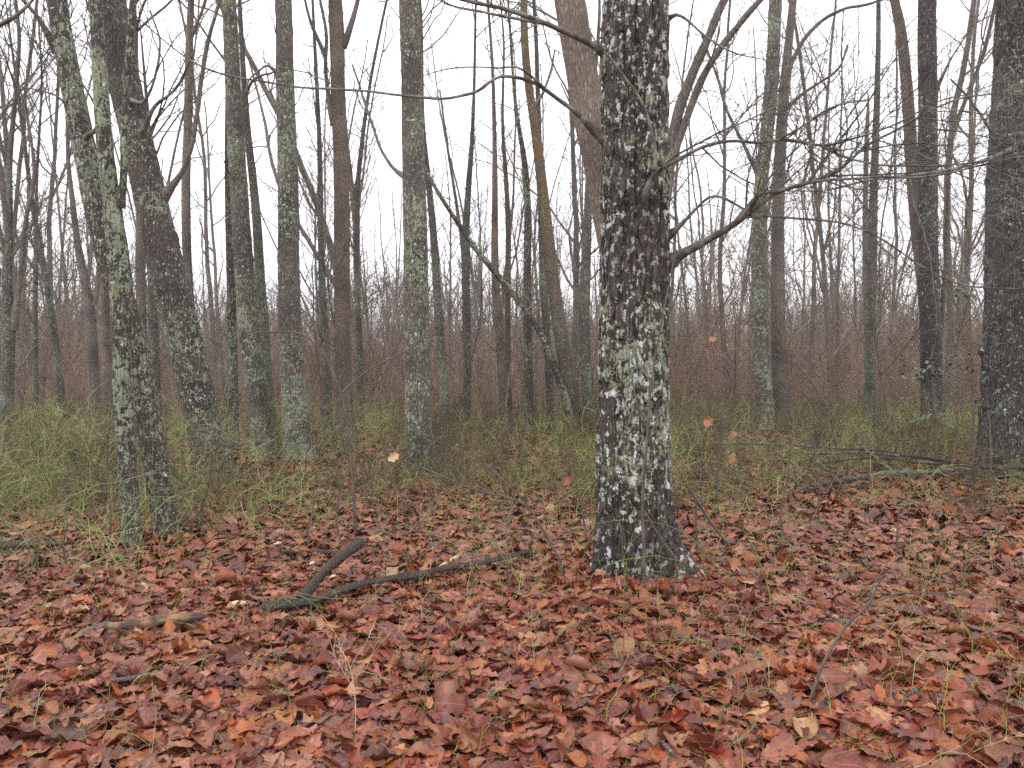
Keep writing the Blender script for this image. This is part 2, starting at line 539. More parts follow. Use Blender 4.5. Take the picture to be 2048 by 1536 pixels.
def sprout(tw, pts, rad, per_m, Lr, lv, ang=(.6, 1.2), up=.04, t0=.15, wob=.16, rmin=.0012):
    """side twigs along a branch, each with smaller ones"""
    seg = np.linalg.norm(np.diff(pts, axis=0), axis=1)
    cum = np.concatenate([[0], np.cumsum(seg)])
    total = cum[-1]
    cnt = max(2, int(total * (1 - t0) * per_m + RG.random()))
    for _ in range(cnt):
        u = t0 + (1 - t0) * RG.random()
        k = min(len(pts) - 2, int(np.searchsorted(cum, u * total) - 1))
        k = max(k, 0)
        f = (u * total - cum[k]) / (seg[k] + 1e-9)
        p = pts[k] * (1 - f) + pts[k + 1] * f
        r0 = (rad[k] * (1 - f) + rad[k + 1] * f)
        t = unit(pts[k + 1] - pts[k])
        L = RG.uniform(*Lr) * (1.05 - .5 * u)
        n = 7 if lv > 1 else (5 if lv == 1 else 4)
        c = walk(p, side_dir(t, RG.uniform(*ang), up), L, n, wob, up)
        a = max(min(r0 * .6, L * .0085), rmin)
        rr = np.linspace(a, max(a * .3, rmin * .6), n)
        tw.add(c, rr, 4 if lv > 0 else 3)
        if lv > 0:
            sprout(tw, c, rr, per_m * 1.7, (L * .25, L * .6), lv - 1, ang, up, .2, wob, rmin)


def swept(path, sides, flare=None, ridge=0.0, knobs=0.0, seed=0, groundz=None, root=None, rough=.03):
    """trunk surface: path rows (x,y,z,r). Returns verts and quads"""
    n = len(path)
    P, R = path[:, :3], path[:, 3]
    T = np.gradient(P, axis=0); T /= np.linalg.norm(T, axis=1, keepdims=True)
    U = np.cross(T, np.array([0, 1.0, 0])); U /= np.linalg.norm(U, axis=1, keepdims=True)
    W = np.cross(T, U)
    a = np.arange(sides) * 2 * math.pi / sides
    ca, sa = np.cos(a), np.sin(a)
    z = P[:, 2:3]
    rr = np.repeat(R[:, None], sides, 1)
    X, Y = ca[None] * 1.0, sa[None] * 1.0
    # slow irregularity and knots
    rr = rr * (1 + rough * 1.6 * vnoise(X * 1.3, Y * 1.3, z * 1.1, seed) + rough * vnoise(X * 2.6, Y * 2.6, z * 2.7, seed + 1))
    if knobs:
        rr = rr * (1 + knobs * np.maximum(vnoise(X * 2.2, Y * 2.2, z * 4.0, seed + 5) - .55, 0))
    if flare is not None:
        hz = np.clip(z - groundz, 0, None)
        lob = .5 + .5 * np.cos(a[None] * 5 + seed + .8 * vnoise(X, Y, 0, seed + 3))
        fl = np.exp(-hz / flare[1])
        rr = rr * (1 + flare[0] * fl * (.45 + .9 * lob ** 1.5))
        if root is not None:
            ra, rl, rw = root
            da = np.angle(np.exp(1j * (a[None] - ra)))
            rr = rr + rl * np.exp(-hz / .13) * np.exp(-(da / rw) ** 2)
    if ridge:
        per = R.mean() / .25 * 15
        w = vnoise(X * per * .25, Y * per * .25, z * 3.0, seed + 8) * .8
        rg = np.abs(vnoise(X * per * .42 + w, Y * per * .42 + w, z * 3.6, seed + 6))
        rg2 = vnoise(X * per, Y * per, z * 16, seed + 7)
        rr = rr + ridge * (np.clip(rg * 3.2, 0, 1) - .6) + ridge * .28 * rg2
    V = P[:, None, :] + rr[:, :, None] * (ca[None, :, None] * U[:, None, :] + sa[None, :, None] * W[:, None, :])
    row = (np.arange(n - 1) * sides)[:, None]
    k = np.arange(sides)[None]
    k2 = (k + 1) % sides
    q = np.stack([row + k, row + k2, row + sides + k2, row + sides + k], -1).reshape(-1, 4)
    return V.reshape(-1, 3), q

# ------------------------------------------------------------------ ground sheet and far slopes
def axis_steps(lim, first, grow):
    a, s = [0.0], first
    while a[-1] < lim:
        a.append(a[-1] + s)
        s *= grow
    return np.array(a)


gx = axis_steps(900, .22, 1.055)
gx = np.concatenate([-gx[:0:-1], gx])
gyp = axis_steps(1100, .16, 1.035)
gyn = axis_steps(300, .3, 1.12)
gy = np.concatenate([-gyn[:0:-1], gyp])
GX, GY = np.meshgrid(gx, gy, indexing='ij')
g = MB()
nx_, ny_ = GX.shape
i = np.arange(nx_ - 1)[:, None] * ny_ + np.arange(ny_ - 1)[None]
g.add(np.stack([GX, GY, ground(GX, GY)], -1).reshape(-1, 3), np.stack([i, i + ny_, i + ny_ + 1, i + 1], -1).reshape(-1, 4))
tag(g.build("ground", M_GROUND), "forest floor falling away behind the rise", None, None, "structure")


# ------------------------------------------------------------------ traced trees
def traced_path(pts, Y, step, Y1=None):
    """rows top to bottom in the picture -> world rows bottom to top (x,y,z,r) in the upright plane y = Y"""
    rows = []
    n = len(pts)
    for k, (x, y, w) in enumerate(pts):
        yy = Y if Y1 is None else Y + (Y1 - Y) * k / (n - 1)
        p = at_y(x, y, yy)
        rows.append([*p, w / 2 / F * yy / ray(x, y)[1]])
    return rows


LAND = []


def traced_tree(label, pts, mat, Y, group=None, limbs=(), sides=20, step=.10, ext=7.0, flare=(.5, .22), ridge=0.0,
                twigs=0.0, crown=True, root=None, knobs=.25, name="tree", cat="tree", land=None, rough=.03, tw=(.3, .9)):
    rows = traced_path(pts, Y, step)[::-1]
    rows = [np.array(r) for r in rows]
    b, c = rows[0], rows[1]
    gz = float(ground(b[0], b[1])) if True else 0
    if b[2] > gz:
        d = (b - c)[:3]; d = d / abs(d[2])
        d = d * (b[2] - gz + .18); d[0] = np.clip(d[0], -.5, .5)
        e = np.array([*(b[:3] + d), b[3] * (1.02 + .02 * (b[2] - gz))])
        rows = [e] + rows
        gz = float(ground(e[0], e[1]))
    else:
        rows[0] = rows[0].copy()
        lowest = rows[0].copy(); lowest[2] = gz - .18; lowest[3] *= 1.02
        rows = [lowest] + [r for r in rows if r[2] > gz + .02]
    top = rows[-1]
    d = unit((rows[-1] - rows[-2])[:3])
    d = unit(d + np.array([0, 0, .35]))
    m1 = np.array([*(top[:3] + d * ext * .5 + RG.normal(0, .12, 3)), top[3] * .72])
    m2 = np.array([*(top[:3] + unit(d + np.array([0, 0, .2])) * ext), top[3] * .30 if pts[0][1] <= 0 else .003])
    rows = rows + [m1, m2]
    path = spline(rows, step)
    path[:, 3] = np.maximum(path[:, 3], .004)
    seed = int(abs(pts[0][0]) * 7 + len(LAND) * 13) % 997
    base = np.array([rows[0][0], rows[0][1], gz])
    o = empty(name, base, label, cat, group)
    V, q = swept(path, sides, flare, ridge, knobs, seed, gz, root, rough)
    mb = MB(); mb.add(V, q)
    mb.build("trunk", mat, o, origin=base)
    for lb in limbs:
        lp = np.array(traced_path(lb["p"], lb.get("Y", Y), .05, lb.get("Y1")))
        lp[1:, 3] *= .76
        if lb["p"][-1][1] <= 10 or lb["p"][-1][0] > 2040 or lb["p"][-1][0] < 0:     # carries on beyond the view
            dd = unit((lp[-1] - lp[-2])[:3])
            e1 = np.array([*(lp[-1][:3] + unit(dd + RG.normal(0, .15, 3)) * .55), lp[-1][3] * .75])
            e2 = np.array([*(e1[:3] + unit(dd + RG.normal(0, .25, 3) + np.array([0, 0, .15])) * .7), lp[-1][3] * .45])
            e3 = np.array([*(e2[:3] + unit(dd + RG.normal(0, .25, 3) + np.array([0, 0, .2])) * .7), .002])
            lp = np.vstack([lp, e1, e2, e3])
        if lb.get("collar", True):
            lp = np.vstack([lp[0] + (lp[0] - lp[1]) / (np.linalg.norm((lp[0] - lp[1])[:3]) + 1e-6) * np.array([.09, .09, .09, 0]), lp])
        lp = spline(lp, .05)
        lp[:, :3] += .006 * np.stack([vnoise(lp[:, 0] * 6, lp[:, 2] * 6, k, 3) for k in range(3)], -1)
        L = MB(); t = Twigs()
        nl = len(lp)
        rr = lp[:, 3] * (1 + .10 * vnoise(np.arange(nl) * .35, 1, seed)) 
        rr = rr + lp[0, 3] * .28 * np.exp(-np.arange(nl) * .05 / .06) * (1 if lb.get("collar", True) else 0)
        t.add(lp[:, :3], rr, lb.get("sides", 8))
        if lb.get("tw", 3.0) > 0:
            sprout(t, lp[:, :3], lp[:, 3], lb.get("tw", 3.0) * 1.9, lb.get("L", (.25, .8)), lb.get("lv", 2 if Y < 6 else 1), ang=lb.get("ang", (.5, 1.15)), up=lb.get("up", .03), t0=lb.get("t0", .12), wob=.2)
        t.into(L)
        L.build("branch", lb.get("mat", M_TWIG), o, origin=base)
    if twigs > 0 or crown:
        L = MB(); t = Twigs()
        if crown:
            up = path[path[:, 2] > top[2] + .25 * ext]
            for _ in range(8 if pts[0][1] <= 0 else 14):
                k = RG.integers(0, len(up) - 2)
                c = walk(up[k, :3], side_dir(unit(up[k + 1, :3] - up[k, :3]), RG.uniform(.5, .9), .1), RG.uniform(1.2, 3.2), 9, .16, .06)
                rr = np.linspace(up[k, 3] * .5, .006, 9)
                t.add(c, rr, 5)
                sprout(t, c, rr, 2.4, (.4, 1.2), 1, up=.06, rmin=.003)
        if twigs > 0:
            vis = path[(path[:, 2] > gz + 1.4) & (path[:, 2] < top[2] + .4)]
            for _ in range(int(1.5 * twigs * (vis[-1, 2] - vis[0, 2]) + .5)):
                k = RG.integers(0, len(vis) - 2)
                Lr = RG.uniform(*tw)
                c = walk(vis[k, :3], side_dir(unit(vis[k + 1, :3] - vis[k, :3]), RG.uniform(.7, 1.2), .15), Lr, 8, .17, .08)
                rr = np.linspace(Lr * .011 + .001, .0018, 8)
                t.add(c, rr, 4)
                sprout(t, c, rr, 3.2, (Lr * .2, Lr * .5), 1, up=.05)
        t.into(L)
        L.build("crown", M_TWIG, o, origin=base)
    if land:
        xs = [(abs(y - 700), x) for x, y, w in pts]
        LAND.append((min(xs)[1], land, max(w for _, _, w in pts)))
    return o


gY = lambda px, py: float(ground_hit(px, py)[1])
Y_MAIN = gY(1275, 1160)
print("main oak distance", Y_MAIN)

# the big lichen-crusted oak
YC = Y_MAIN + .08
b1 = dict(p=[(1209, 108, 24), (1185, 88, 17), (1140, 66, 15), (1095, 48, 14), (1040, 28, 13), (990, 12, 12), (930, 0, 10), (860, -25, 8)], Y=YC - 0.0, Y1=YC - 0.5, tw=3.2, mat=M_TWIG)
b1b = dict(p=[(1095, 48, 8), (1010, 36, 8), (950, 16, 6), (900, 14, 5), (880, -2, 4)], Y=YC - 0.21, Y1=YC - 0.7, tw=3, collar=False)
b2 = dict(p=[(1203, 275, 26), (1175, 248, 17), (1148, 222, 13), (1110, 195, 11), (1075, 170, 11), (1045, 156, 10), (1008, 150, 10), (985, 158, 9), (958, 182, 9), (925, 193, 8), (890, 201, 8), (840, 195, 8), (790, 191, 7), (740, 184, 7), (680, 180, 6.5), (610, 174, 6), (540, 167, 5.5), (490, 158, 5), (430, 145, 5), (385, 128, 4.5), (340, 92, 4), (290, 50, 3.5), (238, 4, 3)], Y=YC - 0, Y1=YC - 1.1, tw=2.6, L=(.2, .8), t0=.2)
b2b = dict(p=[(1085, 175, 6), (1050, 142, 6), (1030, 130, 5), (1000, 138, 5), (965, 136, 4), (925, 133, 4), (880, 142, 3.5), (840, 155, 3)], Y=YC - 0.2, Y1=YC - 0.8, tw=3.5, L=(.15, .45), collar=False)
b3 = dict(p=[(1338, 524, 40), (1362, 508, 24), (1400, 490, 21), (1440, 466, 19), (1472, 448, 18), (1488, 432, 17), (1520, 408, 13), (1550, 385, 12), (1590, 372, 12), (1640, 358, 10), (1685, 338, 9), (1730, 290, 8), (1780, 268, 7), (1840, 232, 6), (1910, 200, 5), (1990, 185, 4), (2070, 170, 3)], Y=YC - 0, Y1=YC - 1.1, tw=6.5, L=(.3, 1.3), lv=1, up=.05)
b3b = dict(p=[(1486, 434, 13), (1515, 385, 9), (1560, 384, 9), (1600, 368, 8), (1660, 358, 8), (1720, 357, 7), (1760, 350, 7), (1830, 358, 6), (1900, 348, 6), (1960, 330, 5), (2060, 310, 4)], Y=YC - 0.34, Y1=YC - 1.3, tw=6.5, L=(.3, 1.3), collar=False)
b3c = dict(p=[(1486, 434, 9), (1540, 432, 7), (1600, 437, 6), (1670, 442, 6), (1720, 455, 5), (1780, 490, 5), (1810, 510, 5), (1850, 540, 4), (1920, 570, 4), (1990, 577, 4), (2070, 575, 3)], Y=YC - 0.34, Y1=YC - 0.8, tw=3.5, L=(.2, .55), collar=False)
b4 = dict(p=[(1288, 398, 22), (1300, 365, 13), (1309, 342, 12), (1350, 325, 11), (1390, 300, 10), (1430, 286, 9), (1470, 281, 9), (1520, 290, 8), (1565, 278, 8), (1620, 288, 8), (1648, 294, 9), (1700, 278, 6), (1750, 266, 6), (1820, 236, 5), (1870, 205, 4), (1930, 190, 3)], Y=YC - 0.2, Y1=YC - 0.9, tw=6.5, L=(.3, 1.3))
b4b = dict(p=[(1648, 294, 7), (1700, 318, 6), (1760, 328, 5), (1840, 334, 5), (1920, 330, 4), (2000, 318, 4), (2060, 300, 3)], Y=YC - 0.67, Y1=YC - 1.2, tw=6.5, L=(.3, 1.3), collar=False)
b4c = dict(p=[(1309, 342, 10), (1312, 300, 9), (1298, 240, 8), (1282, 200, 7), (1260, 165, 7), (1225, 118, 7), (1205, 104, 7)], Y=YC - 0.29, Y1=YC - 0.3, tw=2.0, L=(.1, .3), collar=False)
b5 = dict(p=[(1338, 470, 22), (1360, 452, 10), (1400, 410, 8), (1420, 388, 8), (1450, 395, 7), (1490, 420, 6), (1520, 440, 4)], Y=YC - 0, Y1=YC - 0.3, tw=4, L=(.15, .4))
b6 = dict(p=[(1560, 280, 6), (1600, 258, 6), (1640, 225, 5), (1680, 207, 5), (1730, 203, 4)], Y=YC - 0.57, Y1=YC - 0.9, tw=4, L=(.15, .45), collar=False)
b7 = dict(p=[(1333, 40, 16), (1352, 22, 8), (1375, 38, 7), (1400, 65, 6), (1440, 90, 5), (1480, 110, 4), (1540, 120, 3)], Y=YC - 0, Y1=YC - 0.5, tw=4, L=(.15, .5))
b8 = dict(p=[(1290, 640, 8), (1318, 620, 5), (1335, 560, 4.5), (1352, 500, 4), (1364, 440, 3.5), (1362, 380, 3)], Y=Y_MAIN - .5, Y1=Y_MAIN - .7, tw=3, L=(.1, .35), collar=False, mat=M_SAP)
traced_tree("thick dark oak crusted with white and green lichen, roots flaring into the leaves",
            [(1272, -40, 124), (1271, 0, 124), (1270, 200, 127), (1270, 400, 129), (1269, 600, 131), (1267, 800, 134), (1266, 920, 140), (1265, 1020, 146), (1269, 1100, 152), (1272, 1160, 158)],
            M_MAIN, Y_MAIN + .08, sides=260, step=.016, ext=8, flare=(.20, .24), ridge=.030, root=(2.66, .27, .34), knobs=.12, rough=.02,
            limbs=[b1, b1b, b2, b2b, b3, b3b, b3c, b4, b4b, b4c, b5, b6, b7], name="oak_tree", land="thick lichen-crusted oak")

# forked brown tree just behind it
YB = 7.2
traced_tree("smooth brown forked tree leaning out from behind the thick lichen oak",
            [(1135, -30, 60), (1146, 40, 61), (1163, 140, 62), (1185, 260, 62), (1205, 370, 60), (1225, 470, 62), (1246, 570, 70), (1262, 700, 84), (1270, 900, 96), (1275, 1010, 100)],
            M_TAN, YB, sides=64, step=.05, flare=(.3, .2), ridge=.006, name="forked_tree",
            limbs=[dict(p=[(1268, 640, 46), (1300, 520, 40), (1330, 400, 34), (1342, 280, 30), (1362, 200, 28), (1392, 130, 25), (1425, 60, 22), (1455, -20, 20)], Y=YB, Y1=YB, tw=1.2, L=(.3, .9), sides=14, mat=M_GREY, collar=False),
                   dict(p=[(1338, 330, 20), (1375, 235, 20), (1400, 160, 20), (1440, 95, 18), (1480, 50, 17), (1530, -15, 15)], Y=YB, Y1=YB - .3, tw=1.8, L=(.3, .9), sides=12, mat=M_GREY, collar=False),
                   dict(p=[(1344, 300, 12), (1365, 270, 9), (1385, 215, 8), (1400, 165, 7), (1425, 120, 6), (1440, 60, 5)], Y=YB, Y1=YB, tw=3, sides=6, collar=False)])

# right edge oak
traced_tree("wide dark furrowed oak cut by the right edge, behind the fallen branches",
            [(2056, -40, 110), (2056, 60, 114), (2053, 200, 120), (2051, 330, 128), (2049, 500, 136), (2048, 640, 140), (2046, 760, 144), (2044, 860, 150)],
            M_RIGHT, 9.4, sides=150, step=.03, flare=(.15, .25), ridge=.02, name="oak_tree", land="wide oak at the right edge",
            limbs=[dict(p=[(2030, 270, 10), (1990, 275, 8), (1960, 230, 7), (1935, 190, 6), (1900, 160, 4)], Y=9.0, Y1=8.6, tw=4, L=(.15, .5)),
                   dict(p=[(2020, 300, 12), (1960, 325, 9), (1880, 345, 8), (1800, 352, 7), (1730, 362, 6), (1660, 380, 5)], Y=9.0, Y1=8.0, tw=4, L=(.2, .7))])

# left pair
Y13, Y14 = gY(265, 1098), gY(335, 1078)
traced_tree("slim trunk pale green with lichen and mossy foot, crossing in front of the leaning one",
            [(188, -30, 20), (193, 40, 24), (200, 150, 28), (206, 260, 30), (216, 350, 32), (229, 450, 36), (240, 540, 42), (243, 620, 40), (243, 700, 36), (246, 800, 36), (253, 900, 36), (259, 1000, 34), (264, 1060, 33), (266, 1098, 36)],
            M_LICH, Y13, sides=72, step=.03, flare=(.25, .15), ridge=.003, knobs=.3, name="lichen_tree",
            limbs=[dict(p=[(236, 415, 24), (246, 372, 16), (249, 330, 17), (250, 250, 18), (253, 170, 19), (260, 80, 17), (266, 0, 17), (270, -40, 16)], Y=Y13, Y1=Y13 - .1, tw=2, L=(.2, .6), sides=14, mat=M_LICH, collar=False)], twigs=1.5, tw=(.15, .5))
traced_tree("dark lichen-patched trunk leaning left, crossing behind the slim pale green one",
            [(108, -40, 36), (112, 0, 37), (130, 100, 39), (149, 200, 42), (170, 300, 44), (189, 400, 45), (210, 490, 47), (240, 590, 50), (272, 700, 52), (290, 800, 50), (307, 900, 50), (324, 1000, 46), (333, 1050, 46), (338, 1078, 50)],
            M_LICHD, Y14, sides=80, step=.03, flare=(.25, .18), ridge=.004, name="leaning_tree", land="crossing pair of lichen trunks",
            limbs=[dict(p=[(102, 80, 18), (92, 60, 12), (80, 35, 10), (58, 14, 9), (38, -8, 9)], Y=Y14, Y1=Y14 - .2, tw=2, sides=8, mat=M_GREY),
                   dict(p=[(180, 270, 10), (192, 262, 9), (199, 245, 8)], Y=Y14 - .1, Y1=Y14 - .2, tw=2, L=(.1, .3), sides=8),
                   dict(p=[(150, 240, 10), (120, 190, 4), (80, 180, 3.5), (30, 170, 3), (-20, 168, 2)], Y=Y14, Y1=Y14 - .4, tw=6, L=(.2, .5), sides=6)], twigs=1.5, tw=(.2, .6))

# big dark leaning trunk
Y15 = gY(440, 965)
traced_tree("stout dark trunk leaning left with scattered lichen spots, third from the left",
            [(212, -50, 60), (218, 0, 62), (236, 100, 60), (257, 200, 58), (284, 320, 60), (308, 430, 64), (331, 530, 67), (356, 630, 68), (381, 730, 66), (405, 830, 64), (424, 910, 66), (438, 962, 72)],
            M_LICHD, Y15, sides=90, step=.035, flare=(.3, .22), ridge=.008, name="leaning_tree", land="stout leaning dark trunk",
            limbs=[dict(p=[(328, 392, 26), (345, 372, 16), (362, 348, 14), (376, 325, 14), (386, 280, 13), (398, 210, 12), (402, 150, 12), (418, 70, 10), (440, 5, 9)], Y=Y15, Y1=Y15 - .3, tw=3.0, L=(.3, .9), sides=10, mat=M_GREY),
                   dict(p=[(262, 200, 10), (285, 210, 9), (302, 180, 8), (310, 155, 7), (318, 120, 7), (322, 80, 6), (300, 20, 5)], Y=Y15 - .2, Y1=Y15 - .5, tw=3, sides=7),
                   dict(p=[(290, 250, 12), (310, 205, 9), (345, 190, 8), (368, 150, 7), (375, 128, 6), (390, 100, 5)], Y=Y15 - .2, Y1=Y15 - .5, tw=3, sides=7)], twigs=2.2)

G_MID = "trees on the rise"
# thin straight behind it
traced_tree("straight slender grey trunk rising behind the stout leaning dark one",
            [(384, -40, 11), (383, 0, 12), (378, 70, 14), (378, 160, 17), (376, 260, 16), (371, 360, 17), (372, 460, 17), (376, 560, 18), (384, 680, 20), (392, 800, 22), (400, 880, 24)],
            M_GREY, 11.5, G_MID, twigs=3, sides=24, limbs=[dict(p=[(378, 80, 10), (395, 45, 8), (412, 0, 8), (420, -30, 7)], Y=11.5, Y1=11.4, tw=2, mat=M_GREY, collar=False)])
Y17 = gY(531, 918)
traced_tree("grey lichen trunk with a chalky pale foot, right of the stout leaning one",
            [(455, -40, 25), (458, 0, 27), (463, 100, 29), (467, 200, 31), (473, 300, 33), (480, 400, 35), (485, 500, 37), (492, 600, 39), (501, 680, 41), (512, 770, 42), (523, 850, 43), (531, 918, 48)],
            M_MOT, Y17, G_MID, sides=56, step=.05, ridge=.004, twigs=2.4, land="grey trunk with the chalky foot")
traced_tree("thin dark brown trunk close behind the grey one with a chalky foot",
            [(478, -40, 7), (482, 60, 9), (489, 180, 12), (494, 260, 14), (505, 350, 16), (515, 450, 18), (519, 550, 20), (527, 650, 21), (534, 740, 20), (540, 860, 22)],
            M_MID, 12.6, G_MID, twigs=3, sides=20, limbs=[dict(p=[(493, 190, 9), (502, 160, 7), (520, 150, 7), (548, 145, 5)], Y=12.6, Y1=12.4, tw=3)])
traced_tree("straight mottled trunk with brush at its foot, left of the reddish brown one",
            [(566, -40, 30), (567, 0, 32), (569, 100, 34), (571, 200, 36), (575, 300, 38), (577, 400, 40), (577, 500, 42), (579, 600, 43), (582, 690, 45), (588, 780, 47), (594, 870, 52)],
            M_MOT, 10.9, G_MID, sides=56, step=.05, ridge=.004, twigs=1.6, land="straight mottled trunk",
            limbs=[dict(p=[(552, 145, 10), (535, 128, 6), (500, 155, 5), (490, 185, 4)], Y=10.9, Y1=10.7, tw=3)])
traced_tree("reddish brown smooth trunk forking near the top of the view",
            [(668, -40, 25), (670, 0, 27), (674, 60, 32), (675, 120, 27), (677, 210, 28), (682, 300, 30), (684, 400, 31), (684, 500, 31), (684, 600, 31), (685, 700, 32), (687, 800, 33), (690, 880, 35)],
            M_BROWN, 11.8, G_MID, sides=48, step=.05, ridge=.004, twigs=1.2, land="reddish brown trunk",
            limbs=[dict(p=[(686, 95, 16), (700, 60, 14), (714, 10, 13), (722, -30, 12)], Y=11.8, Y1=11.8, tw=1.5, mat=M_BROWN, collar=False, sides=12),
                   dict(p=[(668, 250, 16), (656, 200, 12), (650, 130, 11), (655, 70, 9), (640, 0, 8)], Y=11.8, Y1=11.8, tw=3, mat=M_GREY, collar=False),
                   dict(p=[(650, 110, 10), (632, 70, 8), (618, 40, 8), (606, -20, 7)], Y=11.8, Y1=11.5, tw=3, mat=M_GREY, collar=False)])
Y7 = gY(843, 955)
traced_tree("tall straight trunk speckled with grey lichen, alone in the middle of the view",
            [(817, -40, 38), (818, 0, 39), (821, 100, 41), (825, 200, 43), (827, 300, 44), (829, 400, 46), (831, 500, 49), (832, 600, 51), (834, 700, 52), (837, 800, 52), (840, 890, 53), (844, 955, 62)],
            M_MOT, Y7, G_MID, sides=80, step=.035, ridge=.006, twigs=1.0, flare=(.3, .14), land="tall speckled middle trunk",
            limbs=[dict(p=[(806, 350, 14), (790, 345, 8), (760, 300, 8), (745, 250, 7), (725, 190, 6), (705, 130, 5)], Y=Y7 + .1, Y1=Y7 + .8, tw=3, mat=M_GREY)])
traced_tree("thin mossy stem leaning far left in a long diagonal behind the middle trunk",
            [(820, 250, 3.9), (838, 310, 5.5), (858, 355, 7.0), (885, 400, 8.6), (915, 445, 9.4), (948, 495, 10.1), (985, 540, 10.9), (1022, 580, 12.5), (1055, 625, 13.3), (1085, 670, 13.3), (1108, 730, 14.0), (1130, 790, 14.8), (1150, 860, 15.6)],
            M_LICH, 13.0, G_MID, sides=20, twigs=2.5, ext=1.0, crown=False, name="leaning_sapling")
traced_tree("crooked trunk with an orange stained bark, between the diagonal stem and thick oak",
            [(1050, -40, 13), (1047, 20, 14), (1050, 100, 16), (1058, 180, 16), (1068, 240, 18), (1078, 310, 20), (1086, 390, 22), (1096, 470, 24), (1103, 540, 25), (1112, 610, 27), (1124, 680, 29), (1134, 750, 30), (1142, 820, 31), (1148, 880, 34)],
            M_ORANGE, 13.2, G_MID, sides=40, step=.06, twigs=2.0, land="crooked orange-stained trunk",
            limbs=[dict(p=[(1068, 215, 10), (1085, 190, 8), (1100, 150, 6), (1110, 100, 5)], Y=13.2, Y1=13, tw=3)])
traced_tree("green mossy upright trunk left of the crooked orange-stained one",
            [(1028, 190, 6), (1038, 260, 9), (1050, 320, 12), (1056, 400, 14), (1055, 500, 15), (1054, 600, 16), (1056, 700, 17), (1058, 800, 18), (1059, 880, 20)],
            M_LICHD, 13.4, G_MID, sides=24, twigs=3, ext=3)
traced_tree("slender leaning dark trunk tucked just left of the crooked orange-stained one",
            [(1072, 60, 8), (1076, 200, 10), (1080, 350, 12), (1084, 480, 14), (1088, 600, 15), (1096, 700, 16), (1100, 780, 16), (1104, 870, 18)],
            M_MID, 14.2, G_MID, sides=20, twigs=2, ext=4)
traced_tree("smooth reddish sapling-like trunk with a dark knot, left of a paler twin",
            [(985, 120, 6), (988, 220, 8), (990, 320, 10), (990, 420, 13), (989, 520, 15), (993, 600, 17), (999, 680, 16), (1005, 780, 15), (1010, 880, 15)],
            M_BROWN, 13.8, G_MID, sides=24, twigs=2, ext=3, land="smooth reddish trunk with dark knot")
traced_tree("pale reddish trunk beside the smooth one with a dark knot",
            [(1004, 250, 6), (1012, 350, 9), (1017, 450, 11), (1016, 550, 12), (1015, 650, 13), (1016, 750, 13), (1019, 880, 14)],
            M_BROWN, 14.3, G_MID, sides=20, twigs=3, ext=3)
traced_tree("lichen-green trunk nearest the left flank of the thick oak",
            [(1184, 200, 9), (1181, 300, 13), (1176, 400, 16), (1174, 500, 18), (1170, 600, 19), (1170, 700, 20), (1175, 790, 21), (1181, 870, 23)],
            M_MID, 13.0, G_MID, sides=28, twigs=2, ext=3)
traced_tree("dark trunk leaning left behind the tall speckled middle trunk",
            [(845, 250, 8), (855, 340, 11), (864, 430, 14), (871, 520, 16), (876, 620, 17), (884, 720, 17), (892, 860, 19)],
            M_MID, 13.6, G_MID, sides=24, twigs=3, ext=4)
traced_tree("greenish trunk forking high, midway between the speckled and smooth reddish trunks",
            [(948, 200, 6), (943, 300, 10), (935, 400, 13), (930, 500, 16), (932, 600, 17), (935, 700, 16), (933, 800, 17), (930, 880, 18)],
            M_MID, 15.0, G_MID, sides=24, twigs=3.5, ext=4, land="greenish forking trunk",
            limbs=[dict(p=[(929, 520, 12), (918, 440, 9), (905, 360, 8), (890, 260, 6), (880, 180, 5)], Y=15, Y1=15, tw=3, mat=M_GREY, collar=False)])
traced_tree("slim grey stem with upswept forks, right of the reddish brown trunk",
            [(742, 150, 6), (728, 250, 8), (716, 350, 10), (711, 450, 12), (713, 560, 12), (719, 680, 12), (722, 860, 14)],
            M_MID, 14.6, G_MID, sides=20, twigs=4, ext=4,
            limbs=[dict(p=[(712, 430, 8), (700, 330, 7), (690, 240, 6), (672, 150, 5)], Y=14.6, Y1=14.6, tw=3, mat=M_GREY, collar=False)])
traced_tree("slim dark stem just left of the reddish brown trunk",
            [(628, 60, 6), (634, 180, 8), (640, 300, 10), (641, 420, 12), (642, 520, 13), (648, 640, 16), (652, 760, 20), (655, 870, 22)],
            M_MID, 13.8, G_MID, sides=20, twigs=3, ext=4)

